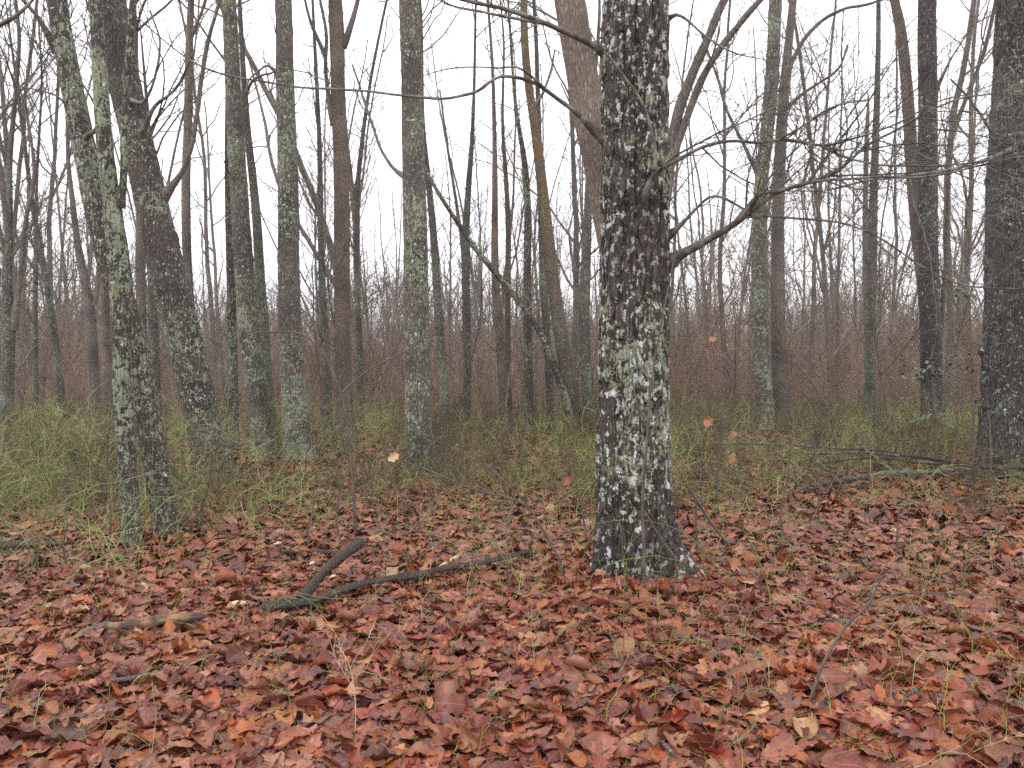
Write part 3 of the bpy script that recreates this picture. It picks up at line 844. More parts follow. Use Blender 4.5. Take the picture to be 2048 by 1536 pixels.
# right side trees
traced_tree("left trunk of the grey twin trees, broken into by mossy patches low down",
            [(1552, -40, 24), (1550, 40, 25), (1545, 140, 26), (1538, 230, 26), (1527, 320, 26), (1519, 410, 26), (1516, 500, 28), (1518, 600, 30), (1522, 700, 33), (1528, 790, 34), (1534, 880, 36)],
            M_MOT, 14.5, G_MID, sides=40, step=.06, twigs=2.2, land="grey twin trunks",
            limbs=[dict(p=[(1515, 345, 14), (1498, 310, 10), (1478, 270, 9), (1450, 215, 9), (1438, 160, 8), (1420, 120, 7), (1405, 70, 6)], Y=14.5, Y1=14.2, tw=3, sides=8)])
traced_tree("right trunk of the grey twin trees with a long limb swept up to the right",
            [(1590, -40, 13), (1584, 20, 15), (1575, 110, 17), (1568, 180, 20), (1563, 260, 22), (1558, 360, 23), (1555, 460, 25), (1555, 560, 27), (1556, 660, 29), (1560, 760, 30), (1564, 880, 32)],
            M_GREY, 14.9, G_MID, sides=36, step=.06, twigs=2.0,
            limbs=[dict(p=[(1566, 175, 15), (1580, 130, 12), (1605, 80, 11), (1640, 42, 10), (1680, 18, 8), (1740, 8, 7), (1790, -10, 6)], Y=14.9, Y1=14.5, tw=2.5, sides=8, mat=M_GREY),
                   dict(p=[(1564, 225, 12), (1600, 190, 9), (1640, 165, 7), (1680, 140, 6), (1695, 90, 5)], Y=14.9, Y1=14.6, tw=3, sides=6, mat=M_GREY)])
traced_tree("slim straight trunk dark at mid height, between the twin trunks and the leaning pair",
            [(1757, -40, 8), (1757, 60, 9), (1755, 160, 11), (1752, 260, 13), (1749, 340, 15), (1746, 430, 17), (1744, 520, 19), (1741, 620, 21), (1740, 720, 21), (1740, 800, 22), (1741, 880, 24)],
            M_MID, 14.2, G_MID, sides=28, twigs=2.0, land="slim straight dark-banded trunk")
traced_tree("broken-topped snag leaning against the line of the slim straight trunk",
            [(1735, 195, 7), (1733, 280, 9), (1731, 380, 10), (1730, 480, 11), (1733, 580, 12), (1736, 700, 13), (1738, 850, 14)],
            M_GREY, 15.2, G_MID, sides=16, twigs=1.0, ext=.15, crown=False, name="snag")
traced_tree("straight dark-barked trunk of the pair near the right edge",
            [(1854, -40, 32), (1854, 40, 33), (1855, 140, 34), (1856, 260, 34), (1855, 380, 35), (1856, 500, 36), (1859, 600, 38), (1862, 700, 40), (1865, 800, 42), (1868, 880, 46)],
            M_RIGHT, 12.4, G_MID, sides=56, step=.05, ridge=.006, twigs=1.5, land="dark pair near the right edge",
            limbs=[dict(p=[(1872, 180, 12), (1885, 150, 6), (1905, 110, 5), (1940, 60, 4), (1970, 10, 3.5)], Y=12.4, Y1=12, tw=3)])
traced_tree("curved brown trunk bending into the straight dark-barked one on its right",
            [(1780, -50, 14), (1788, 0, 17), (1803, 60, 20), (1811, 140, 22), (1818, 230, 23), (1824, 330, 24), (1832, 430, 26), (1843, 520, 28), (1854, 610, 28), (1860, 720, 28), (1862, 860, 30)],
            M_BROWN, 12.8, G_MID, sides=40, step=.06, twigs=2)
traced_tree("very thin dark stem right of the dark pair",
            [(1897, 330, 4), (1896, 400, 7), (1893, 470, 8), (1892, 540, 9), (1884, 620, 10), (1880, 720, 11), (1882, 870, 12)],
            M_MID, 12.9, G_MID, sides=12, twigs=3, ext=.8, crown=False)

# left cluster beyond the crossing pair
traced_tree("forked trunk near the left edge splitting into a steep V",
            [(18, 330, 10), (20, 420, 12), (16, 520, 14), (15, 600, 18), (18, 650, 26), (16, 740, 24), (12, 850, 24)],
            M_MID, 13.0, G_MID, sides=28, twigs=3, ext=4, land="V-forked trunk",
            limbs=[dict(p=[(26, 660, 18), (36, 590, 14), (44, 530, 12), (48, 460, 11), (60, 400, 10), (72, 350, 10), (62, 280, 8), (50, 200, 7)], Y=13, Y1=13, tw=4, L=(.4, 1.3), mat=M_GREY, collar=False),
                   dict(p=[(14, 520, 9), (2, 470, 8), (-12, 400, 7)], Y=13, Y1=13, tw=3, mat=M_GREY, collar=False)])
traced_tree("thin straight stem right of the V-forked trunk",
            [(72, 380, 6), (72, 460, 8), (71, 560, 9), (70, 660, 10), (71, 760, 11), (72, 860, 12)], M_MID, 14.5, G_MID, sides=14, twigs=5, ext=4)
traced_tree("slender stem leaning left between the V-forked trunk and the crossing pair",
            [(66, 420, 9), (80, 490, 11), (92, 560, 12), (104, 630, 13), (113, 700, 14), (121, 780, 15), (126, 870, 17)], M_MID, 13.6, G_MID, sides=20, twigs=5, ext=4,
            limbs=[dict(p=[(88, 540, 9), (70, 500, 6), (55, 470, 5)], Y=13.6, Y1=13.6, tw=3)])
traced_tree("mauve-grey trunk with two upswept forks, left of the crossing pair",
            [(136, 330, 8), (145, 400, 10), (152, 470, 12), (165, 540, 16), (178, 600, 20), (184, 680, 22), (188, 780, 22), (192, 870, 24)], M_GREY, 13.2, G_MID, sides=28, twigs=4, ext=4,
            limbs=[dict(p=[(190, 610, 10), (200, 550, 8), (188, 480, 7), (172, 420, 6), (160, 340, 5)], Y=13.2, Y1=13.2, tw=4, mat=M_GREY, collar=False)])
traced_tree("narrow brown trunk just behind the left flank of the crossing pair",
            [(206, 480, 12), (208, 560, 14), (211, 640, 17), (214, 740, 18), (218, 830, 19), (222, 900, 20)], M_BROWN, 12.2, G_MID, sides=24, twigs=1.5, ext=5)
traced_tree("short thick-looking trunk between the crossing pair and stout leaning trunk",
            [(280, 400, 16), (282, 480, 19), (280, 560, 20), (284, 640, 17), (290, 740, 17), (296, 870, 19)], M_GREY, 12.6, G_MID, sides=24, twigs=1.5, ext=5)
traced_tree("dark thin trunk seen against the left flank of the stout leaning trunk",
            [(298, 480, 12), (303, 560, 15), (308, 640, 16), (312, 740, 16), (318, 870, 18)], M_MID, 13.5, G_MID, sides=20, twigs=2, ext=4)
traced_tree("dark leaning trunk between the stout leaning trunk and grey chalky-footed one",
            [(455, 350, 12), (458, 450, 15), (462, 560, 17), (465, 680, 18), (468, 860, 20)], M_LICHD, 12.0, G_MID, sides=20, twigs=1, ext=5)


# ------------------------------------------------------------------ trees of the hazy wood: variants, then copies
def grow_variant(H, r0, fork, lowest, seed):
    o = empty("bare_tree", (0, 0, 0), "bare tree", "tree")
    mb, L, t = MB(), MB(), Twigs()
    n = 26
    wob = .065 if fork else .042
    c = walk((0, 0, -.4), (RG.normal(0, .06), RG.normal(0, .06), 1), H, n, wob, .05)
    rad = r0 * (1.12 - .85 * np.linspace(0, 1, n) ** .9)
    rad[0] *= 1.25
    path = np.column_stack([c, rad])
    V, q = swept(path, 12, None, 0, 0, seed, 0, None, .04)
    mb.add(V, q)
    stems = [(c, rad)]
    if fork:
        k = int(n * RG.uniform(.22, .45))
        for _ in range(fork):
            d = side_dir(unit(c[k + 1] - c[k]), RG.uniform(.22, .45), .05)
            m = n - k
            f = walk(c[k], d, H * (1 - k / n) * RG.uniform(.75, 1), m, .06, .05)
            fr = rad[k] * .72 * (1 - .85 * np.linspace(0, 1, m))
            V, q = swept(np.column_stack([f, fr]), 10, None, 0, 0, seed + 3, 0, None, .04)
            mb.add(V, q)
            stems.append((f, fr))
            k = min(n - 8, k + int(RG.integers(1, 5)))
    for sc, sr in stems:
        m = len(sc)
        cnt = int(RG.integers(13, 20)) if len(stems) == 1 else int(RG.integers(8, 13))
        for _ in range(cnt):
            k = int(RG.uniform(0, 1) ** .9 * (m - 3)) + 1
            if sc[k][2] < lowest:
                if RG.random() < .45:
                    continue
            hfrac = sc[k][2] / H
            Lb = H * RG.uniform(.12, .34) * (1.15 - .6 * hfrac)
            b = walk(sc[k], side_dir(unit(sc[k + 1] - sc[k]), RG.uniform(.45, 1.05), .1), Lb, 12, .17, .07)
            br = np.linspace(min(sr[k] * .5, .038), .006, 12)
            t.add(b, br, 5)
            sprout(t, b, br, 2.5, (Lb * .18, Lb * .5), 2, ang=(.4, 1.1), up=.06, rmin=.0038, wob=.19)
    t.into(L)
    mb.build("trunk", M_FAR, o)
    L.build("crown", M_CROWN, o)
    return o


variants = []
for k in range(12):
    variants.append(grow_variant(RG.uniform(12.5, 18), RG.uniform(.045, .105), [0, 1, 0, 1, 0, 0, 0, 1, 1, 0, 0, 0][k], RG.uniform(3.0, 6.0), 50 + k))


def scatter(n, y0, y1, mind, spread=.70, avoid=(), power=1.0, tries=40):
    pts = []
    for _ in range(n * tries):
        if len(pts) >= n:
            break
        y = (y0 ** (1 + power) + RG.random() * (y1 ** (1 + power) - y0 ** (1 + power))) ** (1 / (1 + power))
        x = RG.uniform(-spread, spread) * y
        sx = 1024 + F * x / y
        if any(abs(sx - a) < w for a, w in avoid):
            continue
        if all((x - a) ** 2 + (y - b) ** 2 > mind ** 2 for a, b in pts):
            pts.append((x, y))
    return pts


ORD = ["first", "second", "third", "fourth", "fifth", "sixth", "seventh", "eighth", "ninth", "tenth", "eleventh", "twelfth", "thirteenth", "fourteenth", "fifteenth",
       "sixteenth", "seventeenth", "eighteenth", "nineteenth", "twentieth", "twenty-first", "twenty-second", "twenty-third", "twenty-fourth", "twenty-fifth", "twenty-sixth", "twenty-seventh", "twenty-eighth", "twenty-ninth", "thirtieth"]
LAND.sort()


def name_by_gap(items, phrase):
    """items (screen x, ...) -> labels counted rightward from the nearest landmark trunk on the left"""
    out = {}
    cnt = {}
    for idx in sorted(range(len(items)), key=lambda k: items[k]):
        sx = items[idx]
        left = [l for l in LAND if l[0] <= sx]
        key = left[-1][1] if left else "left edge"
        cnt[key] = cnt.get(key, 0) + 1
        out[idx] = phrase % (ORD[min(cnt[key], len(ORD)) - 1], key)
    return out


avoid = [(l[0], l[2] * .5 + 3) for l in LAND if l[2] > 40]
spots = scatter(12, 17, 23, 1.6, .68, avoid) + scatter(46, 23, 38, 1.8, .68, avoid) + scatter(92, 38, 72, 2.0, .68, avoid)
sx = [1024 + F * x / y for x, y in spots]
labs = name_by_gap(sx, "%s bare wood tree rightward from the %s")
for k, (x, y) in enumerate(spots):
    src = variants[k % 12]
    loc = (x, y, float(ground(x, y)))
    rz, sc = RG.uniform(0, 6.28), RG.uniform(.8, 1.15)
    if k < 12:
        o = src; o.location = loc; o.rotation_euler = (0, 0, rz); o.scale = (sc, sc, sc)
        o["label"] = labs[k]; o["group"] = "bare trees of the hazy wood"
    else:
        copy_tree(src, loc, rz, sc, labs[k], "bare trees of the hazy wood")


# ------------------------------------------------------------------ saplings of the understorey
def sapling_variant(H, seed):
    o = empty("sapling", (0, 0, 0), "sapling", "sapling")
    mb, L, t, s = MB(), MB(), Twigs(), Twigs()
    n = 14
    c = walk((0, 0, -.1), (RG.normal(0, .12), RG.normal(0, .12), 1), H, n, .09, .08)
    r = np.linspace(.0045 + H * .0026, .003, n)
    s.add(c, r, 6)
    s.into(mb)
    sprout(t, c, r, 3.2, (H * .15, H * .38), 2, ang=(.4, 1.0), up=.10, rmin=.0022, t0=.2, wob=.12)
    t.into(L)
    mb.build("trunk", M_SAP, o)
    L.build("crown", M_SAP, o)
    return o


sapv = [sapling_variant(RG.uniform(2.6, 6.0), k) for k in range(9)]
spots = scatter(34, 11.5, 18, .6, .66) + scatter(70, 18, 42, .8, .66)
sx = [1024 + F * x / y for x, y in spots]
labs = name_by_gap(sx, "%s twiggy reddish sapling rightward from the %s")
for k, (x, y) in enumerate(spots):
    loc = (x, y, float(ground(x, y)))
    rz, sc = RG.uniform(0, 6.28), RG.uniform(.75, 1.2)
    if k < 9:
        o = sapv[k]; o.location = loc; o.rotation_euler = (0, 0, rz); o.scale = (sc, sc, sc)
        o["label"] = labs[k]; o["group"] = "saplings of the understorey"
    else:
        copy_tree(sapv[k % 9], loc, rz, sc, labs[k], "saplings of the understorey")


# ------------------------------------------------------------------ masses nobody could count
def batch_walk(P0, D0, L, n, wob, up=0.0, droop=0.0):
    M = len(P0)
    P = np.zeros((M, n, 3)); P[:, 0] = P0
    d = D0 / np.linalg.norm(D0, axis=1, keepdims=True)
    s = (L / (n - 1))[:, None]
    for k in range(1, n):
        d = d + RG.normal(0, wob, (M, 3))
        d[:, 2] += up - droop * k / n
        d /= np.linalg.norm(d, axis=1, keepdims=True)
        P[:, k] = P[:, k - 1] + d * s
    return P


def shrub_block(stems, H, n_side, r, n_sub=2):
    """one twiggy clump around the origin as (verts, quads)"""
    mb = MB()
    P0 = RG.normal(0, .12 * H, (stems, 3)); P0[:, 2] = -.05
    D = RG.normal(0, .35, (stems, 3)); D[:, 2] = 1
    P = batch_walk(P0, D, RG.uniform(.6, 1.1, stems) * H, 7, .12, .05)
    mb.tubes(P, np.tile(np.linspace(r, r * .4, 7), (stems, 1)), 3)
    cur, LL = P, H * .32
    for lv in range(n_sub):
        M, n, _ = cur.shape
        idx = np.repeat(np.arange(M), n_side)
        kk = RG.integers(1, n - 1, len(idx))
        p0 = cur[idx, kk]
        t = cur[idx, kk + 1] - cur[idx, kk]
        t /= np.linalg.norm(t, axis=1, keepdims=True)
        d = t * .8 + RG.normal(0, .55, (len(idx), 3)); d[:, 2] += .15
        cur = batch_walk(p0, d, RG.uniform(.5, 1.2, len(idx)) * LL, 4, .14, .05)
        rr = r * (.5 if lv == 0 else .34)
        mb.tubes(cur, np.tile(np.linspace(rr, rr * .5, 4), (len(cur), 1)), 3)
        LL *= .55
    return np.concatenate(mb.v), np.concatenate(mb.f)


def mass(name, blocks, pts, smin, smax, mat, label, cat, tints):
    mb = MB()
    pts = np.asarray(pts)
    z = ground(pts[:, 0], pts[:, 1])
    which = RG.integers(0, len(blocks), len(pts))
    for b, (V, q) in enumerate(blocks):
        sel = np.where(which == b)[0]
        if len(sel) == 0:
            continue
        a = RG.uniform(0, 6.28, len(sel)); s = RG.uniform(smin, smax, len(sel))
        ca, sa = np.cos(a) * s, np.sin(a) * s
        X = V[None, :, 0] * ca[:, None] - V[None, :, 1] * sa[:, None] + pts[sel, 0][:, None]
        Y = V[None, :, 0] * sa[:, None] + V[None, :, 1] * ca[:, None] + pts[sel, 1][:, None]
        Z = V[None, :, 2] * s[:, None] + z[sel][:, None]
        W = np.stack([X, Y, Z], -1).reshape(-1, 3)
        Q = (q[None] + (np.arange(len(sel)) * len(V))[:, None, None]).reshape(-1, 4)
        tt = np.asarray(tints)[RG.integers(0, len(tints), len(sel))] * RG.uniform(.8, 1.2, (len(sel), 1))
        mb.add(W, Q, np.repeat(tt, len(V), 0))
    o = mb.build(name, mat)
    return tag(o, label, cat, None, "stuff")


def wedge(n, y0, y1, spread=.72, power=1.0, keep=None):
    y = (y0 ** (1 + power) + RG.random(n) * (y1 ** (1 + power) - y0 ** (1 + power))) ** (1 / (1 + power))
    x = RG.uniform(-spread, spread, n) * y
    p = np.column_stack([x, y])
    if keep is not None:
        p = p[keep(x, y)]
    return p


blocks = [shrub_block(6, 2.4, 5, .006) for _ in range(6)]
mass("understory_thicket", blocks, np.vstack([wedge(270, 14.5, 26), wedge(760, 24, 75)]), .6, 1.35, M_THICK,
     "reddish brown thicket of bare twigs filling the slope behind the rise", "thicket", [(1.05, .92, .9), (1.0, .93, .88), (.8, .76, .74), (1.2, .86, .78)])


poles = [shrub_block(1, RG.uniform(6, 10), 8, .026) for _ in range(8)]
mass("pole_thicket", poles, wedge(560, 20, 80), .7, 1.2, M_THICK,
     "screen of very thin straight young stems filling the wood behind the rise", "thicket", [(1.0, .95, .9), (.8, .8, .72), (1.15, 1.0, .9)])


def stick_tree(H):
    mb = MB()
    c = walk((0, 0, -1), (RG.normal(0, .05), RG.normal(0, .05), 1), H, 7, .05, .05)
    mb.chain(c, np.linspace(.17, .03, 7), 4)
    n = 16
    k = RG.integers(2, 6, n)
    D = RG.normal(0, .5, (n, 3)); D[:, 2] = np.abs(D[:, 2]) + .7
    P = batch_walk(c[k], D, RG.uniform(.18, .34, n) * H, 5, .12, .08)
    mb.tubes(P, np.tile(np.linspace(.05, .018, 5), (n, 1)), 3)
    m = 5
    idx = np.repeat(np.arange(n), m); kk = RG.integers(1, 4, len(idx))
    D = RG.normal(0, .6, (len(idx), 3)); D[:, 2] += .7
    Q = batch_walk(P[idx, kk], D, RG.uniform(.07, .16, len(idx)) * H, 4, .14, .06)
    mb.tubes(Q, np.tile(np.linspace(.022, .012, 4), (len(idx), 1)), 3)
    return np.concatenate(mb.v), np.concatenate(mb.f)


blocks = [stick_tree(RG.uniform(11, 17)) for _ in range(8)]
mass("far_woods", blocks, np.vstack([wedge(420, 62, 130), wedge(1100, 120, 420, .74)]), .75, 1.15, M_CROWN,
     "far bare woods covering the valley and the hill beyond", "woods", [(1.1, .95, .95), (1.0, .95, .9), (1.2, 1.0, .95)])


# ------------------------------------------------------------------ leaf litter
def leaf_template(kind, rows, cols):
    u = np.linspace(0, 1, rows)
    env = np.sin(np.pi * (.015 + .97 * u ** .85)) ** .62
    if kind == 0:      # pointed-lobed red oak
        w = env * (.80 + .20 * np.cos(2 * np.pi * (RG.uniform(2.4, 3.4) * u + RG.uniform(-.1, .1)))) * RG.uniform(.33, .40) + .012
        skew = .06
    elif kind == 1:    # chestnut oak, wavy oval
        w = env * (.94 + .06 * np.cos(2 * np.pi * 8 * u)) * .27 + .006
        skew = .02
    elif kind == 2:    # white oak, round lobes
        w = env * (.80 + .20 * np.cos(2 * np.pi * (3.4 * u + .2))) * .33 + .010
        skew = .05
    else:              # small oval
        w = env * .30 + .006
        skew = 0
    v = np.linspace(-1, 1, cols)
    U, V = np.meshgrid(u, v, indexing='ij')
    x = (U - .5) + skew * np.abs(V) * env[:, None]
    y = V * w[:, None] * (1 + .10 * RG.normal(0, 1, (rows, 1)) * np.sign(V) * .6)
    a, b, c = RG.normal(-.35, .7), RG.normal(-.28, .30), RG.normal(0, .35)
    z = a * y ** 2 * 2.2 + b * (U - .5) ** 2 * 1.1 + c * (U - .5) * y * 1.6 + .10 * np.abs(y)
    z += .035 * vnoise(U * 5 + RG.uniform(0, 50), V * 2.2, 3.0) + .02 * np.sin(U * 17 + RG.uniform(0, 6)) * np.abs(V)
    if RG.random() < .16:   # rolled
        ang = y * RG.uniform(3, 6.5) * RG.choice([-1, 1])
        R_ = 1 / max(abs(RG.uniform(3, 6)), 1)
        y, z = np.sin(ang) * R_, z * .4 + (1 - np.cos(ang)) * R_
    k = np.arange(rows - 1)[:, None] * cols + np.arange(cols - 1)[None]
    q = np.stack([k, k + 1, k + cols + 1, k + cols], -1).reshape(-1, 4)
    return np.stack([x, y, z], -1).reshape(-1, 3), q, np.stack([U, V, V * 0], -1).reshape(-1, 3)


PAL = np.array([(.215, .052, .034), (.145, .034, .030), (.320, .100, .032), (.320, .150, .112), (.360, .195, .105), (.110, .050, .052), (.260, .095, .066), (.46, .33, .20)])
PALW = np.array([.21, .18, .13, .15, .055, .13, .14, .005])


def litter(mb, pts, size, tmpl, lift, tilt, stand=.010):
    n = len(pts)
    z = ground(pts[:, 0], pts[:, 1])
    which = RG.integers(0, len(tmpl), n)
    yaw = RG.uniform(0, 6.28, n)
    tx, ty = RG.normal(0, tilt, n), RG.normal(0, tilt, n)
    st = RG.random(n) < stand
    tx = np.where(st, RG.uniform(.7, 1.4, n), tx)
    flip = np.where(RG.random(n) < .15, -1.0, 1.0)
    s = size * np.clip(RG.lognormal(0, .28, n), .45, 1.55)
    zz = z + lift * RG.random(n) ** .9 + np.where(st, s * .25, 0)
    col = PAL[RG.choice(len(PAL), n, p=PALW)] * np.array([.96, .79, .66]) * RG.uniform(.7, 1.3, (n, 1)) * (1 + RG.normal(0, .06, (n, 3)))
    pat = vnoise(pts[:, 0] * 1.6, pts[:, 1] * 1.6, 7.7)[:, None]
    col = np.clip(col * (1 + .18 * pat), .01, .8)
    for t, (V, q, uv) in enumerate(tmpl):
        sel = np.where(which == t)[0]
        if not len(sel):
            continue
        v = V[None] * s[sel][:, None, None]
        v[:, :, 2] *= flip[sel][:, None]
        c_, s_ = np.cos(tx[sel])[:, None], np.sin(tx[sel])[:, None]
        y1 = v[:, :, 1] * c_ - v[:, :, 2] * s_; z1 = v[:, :, 1] * s_ + v[:, :, 2] * c_
        c_, s_ = np.cos(ty[sel])[:, None], np.sin(ty[sel])[:, None]
        x2 = v[:, :, 0] * c_ + z1 * s_; z2 = -v[:, :, 0] * s_ + z1 * c_
        c_, s_ = np.cos(yaw[sel])[:, None], np.sin(yaw[sel])[:, None]
        X = x2 * c_ - y1 * s_ + pts[sel, 0][:, None]
        Y = x2 * s_ + y1 * c_ + pts[sel, 1][:, None]
        Z = z2 + zz[sel][:, None]
        W = np.stack([X, Y, Z], -1).reshape(-1, 3)
        Q = (q[None] + (np.arange(len(sel)) * len(V))[:, None, None]).reshape(-1, 4)
        mb.add(W, Q, np.repeat(col[sel], len(V), 0), np.tile(uv, (len(sel), 1)))


kinds = [0, 0, 0, 1, 1, 2, 2, 3] * 5
T_NEAR = [leaf_template(k, 15, 7) for k in kinds]
T_MID = [leaf_template(k, 9, 3) for k in kinds]
T_FAR = [leaf_template(k, 5, 3) for k in kinds]
lm = MB()
litter(lm, wedge(21000, 1.6, 5.2, .80), .106, T_NEAR, .050, .15)
litter(lm, wedge(24000, 5.0, 8.6, .76), .104, T_MID, .050, .17)
litter(lm, wedge(22000, 8.4, 14.5, .74), .12, T_FAR, .050, .20)
for sgn in (-1, 1):      # the same litter carries on to both sides
    yy = RG.uniform(-1.5, 14.5, 13000)
    xx = sgn * (np.clip(yy, 1.2, None) * .75 + RG.uniform(-.15, 3.4, 13000))
    litter(lm, np.column_stack([xx, yy]), .115, T_FAR, .050, .20)
litter(lm, np.column_stack([RG.uniform(-1.6, 1.6, 2500), RG.uniform(-1.0, 1.9, 2500)]), .12, T_MID, .050, .18)
litter(lm, wedge(14000, 14, 34, .72), .20, T_FAR, .05, .4)



# ------------------------------------------------------------------ greenbriar and seedlings
def briar_keep(x, y):
    near = 5.2 + .9 * sstep(-2.6, -1.0, x) + 1.3 * sstep(0, 1.5, x) + .9 * vnoise(x * .6, 3.3, 1.0)
    p = .95 * sstep(near - 2.0, near + 3.4, y) ** 1.35 * (.12 + .88 * sstep(-.25, .4, vnoise(x * .7, y * .7, 8.8)))
    p = p * (1 - .6 * sstep(13, 18, y))
    return RG.random(len(x)) < p


def briar(pts, Lr, r, sides=3, hor=.55):
    mb = MB()
    n = len(pts)
    P0 = np.column_stack([pts, ground(pts[:, 0], pts[:, 1]) - .01])
    D = RG.normal(0, hor, (n, 3)); D[:, 2] = 1
    L = RG.uniform(*Lr, n) * np.clip(.85 + .75 * vnoise(pts[:, 0] * .8, pts[:, 1] * .8, 4.4) + .25 * (pts[:, 0] < -2), .35, 1.7)
    P = batch_walk(P0, D, L, 9, .24, .0, .32)
    P[:, :, 2] = np.maximum(P[:, :, 2], P0[:, 2:3] + .02)
    tint = np.array([(.31, .38, .10), (.40, .44, .15), (.24, .31, .085), (.40, .33, .15), (.30, .21, .13)])[RG.choice(5, n, p=[.26, .16, .18, .18, .22])] * RG.uniform(.75, 1.25, (n, 1))
    rr = r * RG.uniform(.7, 1.3, (n, 1))
    mb.tubes(P, rr * np.linspace(1, .5, 9)[None], sides, tint)
    for _ in range(2):
        idx = np.arange(n); kk = RG.integers(2, 7, n)
        t = P[idx, kk + 1] - P[idx, kk]; t /= np.linalg.norm(t, axis=1, keepdims=True) + 1e-9
        d = t + RG.normal(0, .7, (n, 3)); d[:, 2] += .2
        Q = batch_walk(P[idx, kk], d, L * RG.uniform(.2, .5, n), 5, .3, .0, .25)
        mb.tubes(Q, rr * np.linspace(.6, .35, 5)[None], 3, tint)
    return mb


tag(briar(wedge(46000, 4.0, 20, .82, .5, briar_keep), (.32, 1.02), .0026).build("greenbriar_undergrowth", M_BRIAR),
    "tangled green briar stems massed along the rise among the trunks", "briar thicket", None, "stuff")
brush = [shrub_block(3, .8, 6, .0038) for _ in range(6)]
mass("brush_undergrowth", brush, wedge(1700, 4.6, 15, .74, .6, briar_keep), .5, 1.3, M_SAP,
     "knee-high brown and olive twigs mixed through the green briars", "brush", [(1.0, .9, .8), (1.1, 1.25, .7), (1.3, 1.5, .8), (.8, .75, .7)])
tag(briar(wedge(3000, 2.2, 8.5, .74, .9), (.10, .60), .0013, hor=.35).build("seedling_undergrowth", M_BRIAR),
    "sparse thin green and brown seedling stems poking out of the leaves", "seedlings", None, "stuff")


# ------------------------------------------------------------------ traced small plants, fallen wood
def gpt(px, py, up=0.0):
    p = ground_hit(px, py)
    p[2] += up
    return p


WOOD = []


def stick(name, label, cat, rows, mat, group=None, sides=14, knots=.14, side=None, step=.02, lift=.030, tangle=0):
    """a fallen limb: rows (px, py, width px, height above the ground m); the first row is its thick end. The pixel marks the axis point itself"""
    P = []
    for px, py, w, h in rows:
        h += lift
        # point on the ray whose height over the ground is h
        r = ray(px, py); t = 1.0
        while t < 60 and CAMZ + r[2] * t > float(ground(r[0] * t, r[1] * t)) + h:
            t += .01
        P.append([r[0] * t, r[1] * t, CAMZ + r[2] * t, w * .86 / 2 / F * t])
    path = spline(P, step)
    o = empty(name, (path[0, 0], path[0, 1], float(ground(path[0, 0], path[0, 1]))), label, cat, group)
    mb = MB()
    rr = path[:, 3] * (1 + knots * vnoise(np.arange(len(path)) * .3, 2, rows[0][0])) 
    rr = rr * np.clip(np.minimum(np.arange(len(rr)) + .35, (len(rr) - 1 - np.arange(len(rr))) * .6 + .12), 0, 1)
    rr = rr * (1 + .35 * np.maximum(vnoise(np.arange(len(rr)) * .16, 7, rows[0][1]) - .35, 0) * 2)
    V, q = swept(np.column_stack([path[:, :3], rr]), 28, None, float(np.mean(rr)) * .28, .2, int(rows[0][0]) % 50, 0, None, .10)
    mb.add(V, q)
    mb.build("bough", mat, o, origin=np.array(o.location))
    WOOD.append(path[:, :2])
    if tangle:
        t = Twigs(); L = MB()
        sprout(t, path[:, :3], path[:, 3], tangle, (.2, .8), 2, t0=.3, up=.03)
        t.into(L); L.build("twigs", mat, o, origin=np.array(o.location))
    if side:
        for s in side:
            Q = []
            for px, py, w, h in s:
                h += lift
                r = ray(px, py); t = 1.0
                while t < 60 and CAMZ + r[2] * t > float(ground(r[0] * t, r[1] * t)) + h:
                    t += .01
                Q.append([r[0] * t, r[1] * t, CAMZ + r[2] * t, w / 2 / F * t])
            q = spline(Q, .03)
            L = MB()
            L.chain(q[:, :3], q[:, 3] * (1 + knots * vnoise(np.arange(len(q)) * .3, 2, s[0][0])), 8, caps=True)
            L.build("branch", mat, o, origin=np.array(o.location))
    return o


G_FW = "fallen wood on the leaves"
stick("fallen_log", "dark rotting forked log lying in the leaves left of the thick oak", "log",
      [(522, 1214, 26, .05), (560, 1210, 26, .05), (615, 1208, 22, .05), (660, 1190, 18, .06), (705, 1172, 16, .06), (760, 1160, 16, .06), (830, 1152, 14, .06), (890, 1136, 14, .06), (950, 1128, 12, .06), (1010, 1116, 10, .05), (1065, 1100, 8, .05)],
      M_LOG, G_FW, side=[[(603, 1200, 20, .06), (622, 1175, 20, .10), (640, 1150, 20, .14), (668, 1125, 20, .18), (700, 1100, 21, .22), (720, 1086, 19, .24)]])
stick("bark_slab", "weathered tan and dark piece of split branch in the leaves, left of the forked log", "dead branch",
      [(207, 1250, 15, .07), (245, 1252, 18, .07), (290, 1244, 20, .07), (340, 1236, 20, .07), (385, 1234, 17, .07), (418, 1231, 10, .07)], twig_mat("weathered_wood", (.06, .038, .028), (.30, .17, .095), sc=11), G_FW, knots=.25)
stick("fallen_log", "mossy dark log lying at the left edge under the briars", "log",
      [(-40, 1094, 22, .06), (30, 1090, 20, .06), (90, 1088, 16, .06), (136, 1086, 11, .06)], M_LOG, G_FW)
stick("fallen_branch", "short thin dark stick lying behind the forked log", "dead branch",
      [(548, 1102, 6, .03), (600, 1104, 8, .03), (650, 1103, 7, .03), (700, 1108, 4, .03)], M_LOG, G_FW)
stick("fallen_branch", "pale lichen-flecked stick on the leaves behind the leaning lichen pair", "dead branch",
      [(360, 1044, 7, .03), (385, 1041, 8, .03), (410, 1040, 6, .03)], M_LICH, G_FW)
stick("fallen_branch", "grey flaking branch piece in the leaves near the lower left", "dead branch",
      [(208, 1362, 8, .03), (245, 1360, 10, .03), (290, 1352, 11, .03), (318, 1346, 7, .03)], M_GREY, G_FW)
